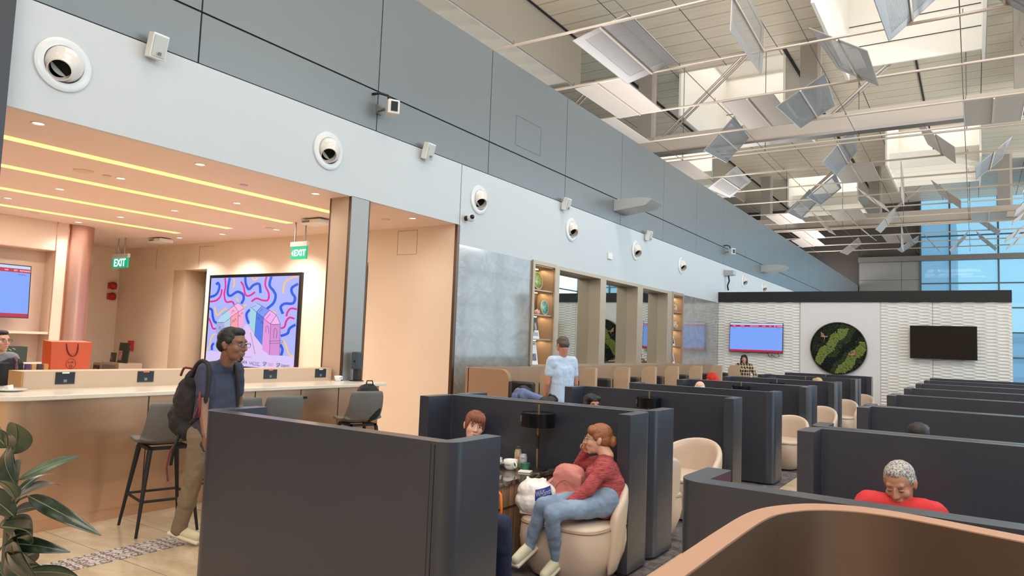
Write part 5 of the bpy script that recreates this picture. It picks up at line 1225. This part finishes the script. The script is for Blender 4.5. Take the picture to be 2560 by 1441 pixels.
# ================================================================ PEOPLE
V = Vector
def hframe(fwd, tilt=0):
    f = V(fwd).normalized(); r = f.cross(V((0, 0, 1))).normalized(); u = r.cross(f)
    m = Matrix((r, f, u)).transposed()
    return m @ Matrix.Rotation(tilt, 3, 'Y')
def lerp(a, b, t): return V(a)*(1-t)+V(b)*t
def hand_shapes(w, d, palm_n, sc=1.0, curl=.5, side=1):
    """palm + five bent fingers; w wrist, d pointing direction, palm_n palm normal (curl direction)"""
    w = V(w); d = V(d).normalized(); n = V(palm_n); n = (n-d*n.dot(d)).normalized(); s = d.cross(n).normalized()*side
    out = []
    for k in (-.028, -.010, .010, .028): out.append(('c', w+d*.01, w+d*.08*sc+s*k*sc, .014*sc, .012*sc))
    for k, L in ((-.030, .06), (-.010, .075), (.010, .08), (.030, .07)):
        p0 = w+d*.085*sc+s*k*sc; p1 = p0+(d*math.cos(curl*.6)+n*math.sin(curl*.6))*L*.5*sc; p2 = p1+(d*math.cos(curl*1.6)+n*math.sin(curl*1.6))*L*.5*sc
        out.append(('c', p0, p1, .0088*sc, .0082*sc)); out.append(('c', p1, p2, .0082*sc, .007*sc))
    p0 = w+d*.03*sc+s*.03*sc; p1 = p0+(d*.6+s*.7+n*.3).normalized()*.035*sc; p2 = p1+(d*.9+n*.35+s*.1).normalized()*.03*sc
    out.append(('c', p0, p1, .011*sc, .0095*sc)); out.append(('c', p1, p2, .0095*sc, .008*sc))
    return out
def person(label, J, skin, hair, top, bottom, shoe=None, sleeve=1.0, sc=1.0, voxel=.0075, hairstyle='short', glasses=None, belly=0, beard=False, lips=S(170, 90, 84), female=False, hairtex=None, topmat=None, leg_cut=1.0, hands=True, headscale=1.0, collar=True, hair_only=False):
    """J: world joints. head (centre), face (direction), neck, shL elL wrL shR elR wrR, pel, hipL knL anL toL hipR knR anR toR"""
    loc = V((J['pel'][0], J['pel'][1], 0)); t = thing('person', label, 'person', loc)
    Jv = {k: (V(v)-loc if k not in ('face', 'hL', 'hR', 'tf', 'pnL', 'pnR') else V(v)) for k, v in J.items() if not isinstance(v, (int, float))}
    Q = hframe(J['face'], J.get('tilt', 0)); H = Jv['head']; h = sc*headscale
    P = lambda x, y, z: H+Q @ V((x*h, y*h, z*h))
    E = lambda x, y, z, a, b, c, extra=None: ('e', P(x, y, z), (a*h, b*h, c*h), Q if extra is None else Q @ extra)
    Cc = lambda a, b, r0, r1: ('c', P(*a), P(*b), r0*h, r1*h)
    sh = [E(0, -.012, .035, .073, .092, .080), E(0, .018, -.02, .062, .072, .082), E(0, .03, -.066, .050, .052, .040), E(0, .062, -.092, .024, .020, .018),
          Cc((-.034, .070, .033), (.034, .070, .033), .0125, .0125), E(-.036, .056, -.022, .026, .026, .026), E(.036, .056, -.022, .026, .026, .026),
          Cc((0, .088, .018), (0, .106, -.022), .0065, .0105), E(-.011, .097, -.026, .0085, .009, .007), E(.011, .097, -.026, .0085, .009, .007),
          Cc((-.018, .083, -.052), (.018, .083, -.052), .0075, .0075), Cc((-.015, .081, -.064), (.015, .081, -.064), .0075, .0075), E(0, .074, -.058, .028, .018, .02),
          E(-.074, -.008, -.005, .009, .018, .030), E(.074, -.008, -.005, .009, .018, .030), E(-.080, -.014, .004, .006, .017, .022), E(.080, -.014, .004, .006, .017, .022)]
    nk = Jv['neck']
    sh.append(('c', P(0, -.02, -.05), nk, .052*h, .055*sc))
    bodyw = .9 if female else 1.0
    sL, sR, hL, hR, pel = Jv['shL'], Jv['shR'], Jv['hipL'], Jv['hipR'], Jv['pel']
    chest = (sL+sR)/2*.72+pel*.28; waist = (sL+sR)/2*.35+pel*.65
    def torso(e):
        a = [('c', lerp(sL, nk, .1), lerp(sR, nk, .1), .058*sc+e, .058*sc+e), ('c', lerp(sL, sR, .5), lerp((sL+sR)/2, nk, .78 if e > 0 else 1), .06*sc+e, .048*sc+e),
             ('c', lerp(sL, sR, .24)*.75+pel*.25, lerp(hL, hR, .2), .098*sc*bodyw+e, .105*sc+e), ('c', lerp(sR, sL, .24)*.75+pel*.25, lerp(hR, hL, .2), .098*sc*bodyw+e, .105*sc+e),
             ('c', chest, waist, .105*sc+e, .108*sc+belly+e), ('c', lerp(sL, pel, .1), lerp(sR, pel, .1), .068*sc+e, .068*sc+e)]
        if female:
            fz = V((V(J.get('tf', J['face'])).x, V(J.get('tf', J['face'])).y, 0)).normalized()
            for q, o_ in ((sL, sR), (sR, sL)): a.append(('e', lerp(q, o_, .27)*.72+pel*.28+fz*.085*sc, (.055*sc+e,)*3))
        return a
    def arm(s_, e_, w_, e): return [('c', s_, e_, .048*sc+e, .040*sc+e), ('c', e_, w_, .038*sc+e, .026*sc+e)]
    def leg(h_, k_, a_, e, e2=None):
        e2 = e if e2 is None else e2
        if female: return [('c', h_, k_, .082*sc+e, .047*sc+e), ('c', k_, lerp(k_, a_, .35), .046*sc+e, .043*sc+e2*.8), ('c', lerp(k_, a_, .35), a_, .042*sc+e, .030*sc+e2*.6)]
        return [('c', h_, k_, .086*sc+e, .056*sc+e), ('c', k_, lerp(k_, a_, .35), .054*sc+e, .054*sc+e2), ('c', lerp(k_, a_, .35), a_, .052*sc+e, .036*sc+e2)]
    parts = sh + torso(-.004)
    for s_ in 'LR':
        parts += arm(Jv['sh'+s_], Jv['el'+s_], Jv['wr'+s_], 0)
        if hands: parts += hand_shapes(Jv['wr'+s_], Jv.get('h'+s_, (Jv['wr'+s_]-Jv['el'+s_])), Jv.get('pn'+s_, V((0, 0, -1)) if abs((Jv['wr'+s_]-Jv['el'+s_]).normalized().z) < .8 else V((0, 1, 0))), sc, .5, 1 if s_ == 'L' else -1)
        parts += leg(Jv['hip'+s_], Jv['kn'+s_], Jv['an'+s_], 0); parts.append(('c', Jv['an'+s_], Jv['to'+s_], .034*sc, .026*sc))
    skm = mat('skin_%d_%d_%d' % skin, S(*skin), .45, spec=.4, bump=(90, .05, .002))
    blob('body', parts, skm, t, voxel, 1)
    # eyes, brows, mouth
    ew = mat('eye_white', S(225, 218, 212), .3); ed = mat('eye_dark', S(28, 20, 18), .2); hm = hairtex or mat('hair_%d_%d_%d' % hair, S(*hair), .55, bump=((60, 60, 260), .5, .004), var=((90, 90, 200), .35))
    for s_ in (-1, 1):
        e_ = MB().ball(P(s_*.030, .0775, .008), .0125*h, (1.15, .7, .42 if J.get('down') is None else .5), Q).build('eye', ew if J.get('down') is None else skm, parent=t, smooth=True)
        if J.get('down') is None: MB().ball(P(s_*.030, .0855, .0075), .0055*h, (1, .5, .9 if J.get('down') is None else .3), Q).build('iris', ed, parent=e_, smooth=True)
        MB().tube([P(s_*.018, .0885, .024), P(s_*.030, .088, .029), P(s_*.044, .079, .026)], [.0022*h, .0030*h, .0016*h], 6).build('eyebrow', hm if not hairtex else mat('brow_grey', S(96, 84, 78), .6), parent=t, smooth=True)
        MB().tube([P(s_*.018, .084, .013), P(s_*.030, .0885, .0165), P(s_*.043, .078, .012)] if J.get('down') is None else [P(s_*.018, .083, .004), P(s_*.030, .0875, .0015), P(s_*.043, .078, .005)], .0014*h, 6).build('eyelid', mat('lash_dark', S(60, 40, 34), .6), parent=t, smooth=True)
    MB().tube([P(-.022, .082, -.057), P(-.010, .0905, -.054), P(0, .0915, -.056), P(.010, .0905, -.054), P(.022, .082, -.057)], [.0016*h, .0032*h, .0034*h, .0032*h, .0016*h], 8).build('mouth', mat('lips_%d' % lips[0].__hash__(), lips, .4), parent=t, smooth=True)
    # hair
    hs = []
    if hairstyle == 'short': hs = [E(0, -.022, .045, .0795, .094, .080), E(0, -.05, .0, .076, .062, .062), E(-.062, -.012, .03, .020, .045, .035), E(.062, -.012, .03, .020, .045, .035), E(0, .03, .088, .055, .045, .034)]
    elif hairstyle == 'crew': hs = [E(0, -.022, .042, .0785, .092, .077), E(0, -.05, .0, .073, .060, .060), E(-.060, -.008, .03, .020, .040, .034), E(.060, -.008, .03, .020, .040, .034), E(0, .025, .084, .05, .042, .033)]
    elif hairstyle == 'bald': hs = [E(0, -.045, .01, .078, .064, .06), E(-.062, -.02, .02, .018, .04, .03), E(.062, -.02, .02, .018, .04, .03)]
    elif hairstyle == 'bun': hs = [E(0, -.020, .045, .0815, .094, .082), E(0, -.045, .0, .078, .066, .062), E(0, -.11, -.015, .042, .036, .044), E(-.045, .04, .07, .036, .040, .036), E(.045, .04, .07, .036, .040, .036), E(-.062, -.0, .03, .02, .038, .04), E(.062, -.0, .03, .02, .038, .04)]
    elif hairstyle == 'pony': hs = [E(0, -.018, .047, .082, .096, .082), E(0, -.045, .0, .078, .066, .062), E(0, .055, .077, .06, .034, .03), Cc((0, -.1, -.01), (0, -.125, -.10), .03, .02), E(-.066, .01, .02, .014, .04, .05), E(.066, .01, .02, .014, .04, .05)]
    elif hairstyle == 'long': hs = [E(0, -.018, .047, .083, .098, .082), E(0, -.045, -.02, .084, .07, .10), Cc((-.072, -.0, .02), (-.078, .0, -.16), .026, .03), Cc((.072, -.0, .02), (.078, .0, -.16), .026, .03), Cc((0, -.06, -.02), (0, -.07, -.17), .06, .05), E(-.045, .045, .075, .034, .036, .032), E(.045, .045, .075, .034, .036, .032)]
    if hs: blob('hair', hs, hm, t, .006*max(1, sc), 1, (.02, .006 if hairstyle != 'crew' else .004))
    if hairstyle == 'pony':
        m = MB()
        for i in range(15):
            x = -.055+.11*i/14; m.tube([P(x*.75, .05, .112), P(x, .086, .085), P(x*1.05, .094, .05+.012*math.sin(i*2.1)), P(x*1.05, .0915, .036+.008*math.sin(i*2.1))], [.006*h, .007*h, .005*h, .0015*h], 6)
        m.build('fringe', hm, parent=t, smooth=True)
    if beard: blob('beard', [E(0, .079, -.088, .016, .010, .012), E(0, .064, -.104, .018, .014, .010)], hm, t, .005, 1)
    if glasses:
        gm = mat('frame_%d' % int(glasses[0]*999), glasses, .3); m = MB()
        for s_ in (-1, 1):
            m.tube([P(s_*.032+.024*math.cos(a), .101, .006+.017*math.sin(a)) for a in [2*PI*k/14 for k in range(14)]], .0015*h, 6, closed=True)
            m.tube([P(s_*.056, .1, .012), P(s_*.078, .05, .012), P(s_*.082, -.01, .010)], .0018*h, 6)
        m.tube([P(-.009, .101, .01), P(0, .104, .012), P(.009, .101, .01)], .002*h, 6)
        m.build('glasses', gm, parent=t, smooth=True)
    # clothes
    tm = topmat or mat('cloth_%d_%d_%d' % top, S(*top), .85, bump=((14, 14, 14), .25, .01))
    cs = torso(.012)
    for s_ in 'LR':
        a, b, c_ = Jv['sh'+s_], Jv['el'+s_], Jv['wr'+s_]
        if sleeve >= 1: cs += [('c', a, b, .060*sc, .051*sc), ('c', b, lerp(b, c_, .93), .050*sc, .036*sc)]
        else: cs += [('c', a, lerp(a, b, sleeve), .062*sc, .058*sc)]
    blob('top', cs, tm, t, .010, 2, (.07, .016))
    if False: blob('collar', [('c', nk+V((0, 0, -.01)), nk+V((0, 0, .012)), .066*sc, .062*sc)], tm, t, .008, 1)
    bm_ = mat('cloth_%d_%d_%d' % bottom, S(*bottom), .85, bump=((14, 14, 14), .25, .01))
    bs = [('c', hL+V((0, 0, .03)), hR+V((0, 0, .03)), .108*sc, .108*sc)]
    for s_ in 'LR':
        bs += leg(Jv['hip'+s_], Jv['kn'+s_], lerp(Jv['kn'+s_], Jv['an'+s_], leg_cut), .011, .02 if leg_cut >= .99 and not female else .012)
    if bottom == (132, 146, 164):
        bm_ = mat('denim', S(126, 144, 168), .85, bump=((60, 60, 60), .3, .004), var=((7, 7, 7), .22))
    blob('trousers', bs, bm_, t, .010, 2, (.06, .018))
    if shoe:
        sm = mat('shoe_%d_%d_%d' % shoe, S(*shoe), .5); so_ = mat('sole', S(226, 216, 190), .5)
        for s_ in 'LR':
            a, b = Jv['an'+s_], Jv['to'+s_]; fl = V((b.x-a.x, b.y-a.y, b.z-a.z)); 
            d = fl.normalized(); sd = V((-d.y, d.x, 0)).normalized(); dn = d.cross(sd); dn = -dn if dn.z > 0 else dn
            heel = a+dn*.02-d*.03; hh = a+dn*.012
            o = blob('shoe', [('c', a, lerp(a, b, .5), .042*sc, .040*sc), ('c', lerp(a, b, .4), b, .042*sc, .036*sc), ('c', heel, lerp(a, b, .3)+dn*.01, .036*sc, .036*sc)], sm, t, .006, 2)
            Rm = Matrix((d, sd, -dn)).transposed(); L_ = (b-heel).length+.075*sc
            q = MB(); q.box((heel+b)/2+dn*.022*sc, (L_, .088*sc, .028*sc), Rm); q.build('sole', so_, parent=o, bevel=.012, seg=3)
    return t, P, Q, Jv
def seated(x, y, headz, hdg, face=None, seat=.45, lean=0):
    """generic sitting joints; hdg is the direction the lap points"""
    f = V((math.cos(hdg), math.sin(hdg), 0)); r = V((f.y, -f.x, 0)); o = V((x, y, 0)); up = V((0, 0, 1)); J = {}
    T = headz-.12; nk = o+up*(T-.14)+f*lean*.9
    J['head'] = o+up*T+f*(lean+.02); J['neck'] = nk; J['pel'] = o+up*(seat+.10)-f*.02
    for s_, k in (('L', -1), ('R', 1)):
        J['sh'+s_] = nk+r*k*.17-up*.05; J['hip'+s_] = o+r*k*.09+up*(seat+.09); J['kn'+s_] = o+f*.42+r*k*.12+up*(seat+.07); J['an'+s_] = o+f*.44+r*k*.12+up*.09; J['to'+s_] = J['an'+s_]+f*.14-up*.04
        J['el'+s_] = nk+r*k*.22-up*.30+f*.06; J['wr'+s_] = nk+r*k*.1-up*.38+f*.26
    J['face'] = face if face is not None else f
    return J
def standing(x, y, H, hdg, face=None):
    f = V((math.cos(hdg), math.sin(hdg), 0)); r = V((f.y, -f.x, 0)); o = V((x, y, 0)); up = V((0, 0, H)); J = {}; m = V((0, 0, 1))
    J['head'] = o+up*.93; J['neck'] = o+up*.845-f*.01; J['pel'] = o+up*.54
    for s_, k in (('L', -1), ('R', 1)):
        J['sh'+s_] = o+r*k*.175+up*.81; J['hip'+s_] = o+r*k*.09+up*.51; J['kn'+s_] = o+r*k*.1+f*.02+up*.28; J['an'+s_] = o+r*k*.1+up*.05; J['to'+s_] = J['an'+s_]+f*.15-m*.04
        J['el'+s_] = o+r*k*.22+up*.64; J['wr'+s_] = o+r*k*.2+f*.1+up*.5
    J['face'] = face if face is not None else f
    return J
# --- walking man with the black backpack
J = dict(head=(-4.80, 3.45, 1.555), face=(.93, .32, -.05), tf=(.9, .3, 0), neck=(-4.86, 3.45, 1.42), shL=(-4.95, 3.60, 1.35), shR=(-4.92, 3.31, 1.35), elR=(-4.87, 3.28, 1.09), wrR=(-4.76, 3.24, .90), elL=(-4.98, 3.66, 1.08), wrL=(-4.9, 3.68, .86),
         pel=(-4.97, 3.45, .86), hipL=(-4.94, 3.54, .82), hipR=(-4.99, 3.36, .82), knR=(-5.06, 3.36, .47), anR=(-5.19, 3.36, .105), toR=(-5.055, 3.43, .065), knL=(-4.74, 3.53, .46), anL=(-4.66, 3.53, .09), toL=(-4.52, 3.55, .05))
t, P, Q, Jv = person('man walking right in a dark blue shirt with glasses and a black backpack', J, (138, 98, 78), (22, 18, 18), (62, 66, 84), (132, 114, 92), (216, 206, 168), sleeve=.62, hairstyle='short', glasses=S(60, 56, 56), beard=True, voxel=.0065, headscale=1.13, lips=S(124, 80, 68))
bp = thing('backpack', 'black backpack with red cords worn by the walking man', 'bag', (-5.06, 3.40, 0))
bk = mat('backpack_black2', S(40, 36, 38), .75, bump=((10, 10, 10), .4, .02))
blob('body', [('e', (-.12, 0, 1.10), (.13, .15, .22)), ('e', (-.17, 0, .94), (.13, .15, .14)), ('e', (-.06, 0, 1.27), (.09, .12, .10)), ('e', (-.22, -.02, .98), (.08, .12, .13)), ('e', (-.10, 0, .88), (.11, .13, .09))], bk, bp, .011, 3, (.09, .03))
m = MB()
for yy in (-.10, .13): m.tube(smooth([(-.02, yy, 1.30), (.04, yy, 1.385), (.11, yy, 1.425), (.19, yy, 1.39), (.225, yy*1.1, 1.26), (.19, yy*1.25, 1.06), (.04, yy*1.1, .95)], 5), .017, 8)
m.build('strap', bk, parent=bp, smooth=True)
rc = mat('cord_red', S(120, 40, 50), .7)
for pts_, r_ in (([(-.12, -.10, .83), (-.13, -.16, .72), (-.145, -.17, .6), (-.12, -.17, .52), (-.11, -.17, .5)], .007), (smooth([(-.02, -.10, 1.36), (-.10, -.11, 1.36), (-.14, -.11, 1.30)], 4), .009), ([(.20, -.16, 1.2), (.21, -.17, 1.1), (.16, -.17, 1.0), (.23, -.17, 1.02), (.2, -.16, 1.16)], .008)):
    MB().tube(pts_, r_).build('red_cord', rc, parent=bp, smooth=True)
MB().tube([(-.09, -.12, .85), (-.10, -.15, .74), (-.115, -.155, .62)], .012).build('hanging_strap', matte_black, parent=bp, smooth=True)
# --- lady in red top
heather = mat('red_heather', S(158, 62, 64), .9, bump=((20, 20, 20), .3, .01))
g = NG(heather); n1 = g.noise((18, 18, 160), 4, .7); g.col(g.mix(g.ramp(n1, .38, .62), S(128, 44, 50), S(186, 86, 84)))
J = dict(head=(-2.345, 4.84, .962), face=(-.90, -.42, -.04), tf=(-.8, -.6, 0), neck=(-2.275, 4.85, .85), shL=(-2.21, 4.66, .79), shR=(-2.36, 4.98, .785), elL=(-2.255, 4.51, .655), wrL=(-2.35, 4.43, .575), hL=(-.7, -.3, -.35), elR=(-2.58, 4.99, .72), wrR=(-2.50, 4.94, .84), hR=(.15, -.1, .6),
         pel=(-2.22, 4.77, .575), hipL=(-2.20, 4.68, .54), hipR=(-2.30, 4.86, .54), knL=(-2.38, 4.235, .53), anL=(-2.425, 4.41, .165), toL=(-2.45, 4.29, .10), knR=(-2.475, 4.28, .56), anR=(-2.605, 4.335, .245), toR=(-2.63, 4.21, .185))
t, P, Q, Jv = person('lady in a heathered red top and light jeans resting her face on her hand', J, (222, 168, 138), (150, 92, 56), (158, 62, 64), (132, 146, 164), (222, 212, 184), sleeve=1.0, hairstyle='bun', glasses=S(70, 84, 104), belly=.02, female=True, topmat=heather, voxel=.0065, sc=.95, headscale=1.02)
# --- woman facing, nearest booth
J = seated(-3.60, 5.0, 1.05, math.radians(-35), face=(.70, -.72, .0)); J['tilt'] = -.18
person('woman with reddish ponytail and fringe talking in the nearest booth', J, (228, 176, 150), (132, 74, 54), (226, 208, 196), (60, 60, 70), (60, 60, 60), hairstyle='pony', female=True, lips=S(176, 74, 72), voxel=.0065, headscale=1.08)
# --- person behind the front screen with navy trousers
J = seated(-2.95, 3.58, .93, math.radians(20), face=(.6, .5, -.7)); J['knL'] = (-2.53, 3.86, .50); J['anL'] = (-2.54, 3.93, .09); J['toL'] = (-2.44, 4.0, .05)
person('person in navy trousers, only one knee showing past the nearest screen', J, (200, 150, 120), (40, 34, 34), (60, 64, 80), (32, 38, 66), (40, 40, 44), voxel=.01, leg_cut=1.0)
# --- man in red T-shirt
salt = mat('hair_salt_pepper', S(150, 146, 142), .6)
g = NG(salt); n1 = g.noise((110, 110, 110), 3, .7); g.col(g.mix(g.ramp(n1, .4, .6), S(98, 88, 82), S(206, 200, 194))); g.bump(n1, .6, .006)
J = seated(-.36, 4.66, 1.065, math.radians(-92), face=(-.18, -.90, -.46), lean=.02); J['tilt'] = .06; J['down'] = 1
J['shL'] = (-.185, 4.62, .80); J['shR'] = (-.535, 4.62, .81); J['neck'] = (-.355, 4.64, .865)
J['wrL'] = (-.28, 4.36, .74); J['wrR'] = (-.42, 4.36, .74); J['elL'] = (-.15, 4.5, .6); J['elR'] = (-.57, 4.5, .6); J['hL'] = (-.3, -.2, .5); J['hR'] = (.3, -.2, .5)
person('man with short grey hair in a red T-shirt looking down at a phone', J, (188, 134, 108), (140, 136, 132), (206, 52, 56), (60, 60, 66), (50, 50, 50), sleeve=.7, hairstyle='crew', hairtex=salt, voxel=.006, lips=S(168, 96, 84), headscale=1.02)
tt = thing('phone', 'dark phone held up by the man in red', 'phone', (-.36, 4.33, .83))
MB().box((0, 0, 0), (.15, .010, .075), Matrix.Rotation(-.9, 3, 'X')).build('body', mat('phone_dark', S(40, 44, 56), .3), parent=tt, bevel=.003)
# --- standing man in pale blue shirt, seen from behind
J = standing(-4.66, 8.45, 1.765, math.radians(150), face=(-.75, .42, -.42))
person('standing man in a pale blue shirt seen from behind by the shelves', J, (190, 130, 104), (84, 72, 64), (188, 204, 226), (44, 44, 50), (40, 40, 40), sleeve=.55, hairstyle='short', glasses=S(120, 110, 100))
# --- woman in checked shirt
plaid = mat('plaid_shirt', S(112, 88, 66), .85); g = NG(plaid)
gx = g.line(g.m('ADD', g.x, g.y), .09, .016); gz = g.line(g.z, .09, .016); gx2 = g.line(g.m('ADD', g.x, g.y), .09, .045, .045); gz2 = g.line(g.z, .09, .045, .045)
c = g.mix(g.m('MULTIPLY', g.m('ADD', gx2, gz2), .5), S(138, 108, 78), S(60, 44, 40)); g.col(g.mix(g.m('MAXIMUM', gx, gz), c, S(214, 196, 162)))
J = standing(-5.38, 20.2, 1.56, math.radians(-75), face=(.1, -1, 0)); J['elL'] = (-5.06, 20.22, .98); J['wrL'] = (-5.22, 20.1, .86)
person('woman with long black hair in a brown checked shirt by the divider', J, (206, 152, 126), (20, 16, 18), (112, 88, 66), (40, 40, 46), (40, 40, 40), hairstyle='long', female=True, topmat=plaid, voxel=.01)
# --- heads above the screens
for (x, y, z, hd, skin, hair, hs_, top, lb) in (
    (-3.42, 5.92, 1.155, 1.2, (196, 148, 120), (24, 20, 20), 'short', (70, 70, 80), 'person with black hair, crown just above the nearest rear screen'),
    (-3.38, 6.78, 1.15, -.6, (188, 128, 98), (20, 16, 16), 'long', (90, 60, 70), 'dark haired woman whose eyes just clear the screen of the first booth'),
    (-3.54, 10.8, 1.18, 1.7, (222, 176, 150), (206, 196, 186), 'bald', (120, 120, 130), 'balding man whose pale crown shows above the third booth screen'),
    (-2.75, 16.05, 1.17, 2.6, (220, 180, 150), (196, 162, 112), 'bun', (90, 90, 100), 'fair haired person, crown above the far left booths'),
    (-3.67, 16.0, 1.14, 0, (196, 150, 124), (30, 34, 50), 'short', (60, 60, 70), 'dark haired person barely showing above the far left booths'),
    (-.39, 6.7, 1.13, PI/2, (180, 130, 104), (34, 26, 26), 'bun', (60, 56, 60), 'person with a dark hair bun in the second right booth, seen from behind')):
    J = seated(x, y, z, hd)
    person(lb, J, skin, hair, top, (50, 50, 56), (40, 40, 40), hairstyle=hs_, voxel=.010, female=hs_ in ('long', 'bun'))
# --- person at a pod in blue, leaning
J = seated(-5.78, 8.86, 1.12, math.radians(35)); J['head'] = V((-5.62, 9.05, .90)); J['face'] = (.8, .4, -.5); J['neck'] = V((-5.68, 8.97, .93)); J['shR'] = V((-5.42, 8.78, .93)); J['shL'] = V((-5.74, 9.1, .92)); J['elR'] = (-5.16, 8.92, .84); J['wrR'] = (-5.3, 9.1, .72)
person('person in a blue shirt leaning forward in the nearest work pod', J, (190, 146, 120), (40, 34, 34), (110, 128, 170), (50, 50, 56), (40, 40, 40), voxel=.01)
# --- man at the far side of the counter
J = seated(-8.75, 3.42, 1.585, math.radians(15), seat=.78); 
for k in ('anL', 'anR', 'toL', 'toR'): J[k] = V((J[k][0], J[k][1], J[k][2]+.3))
person('seated man in glasses cut by the left picture edge beyond the counter', J, (214, 164, 136), (18, 16, 18), (120, 124, 132), (50, 50, 60), (40, 40, 40), glasses=S(40, 36, 36), voxel=.008)
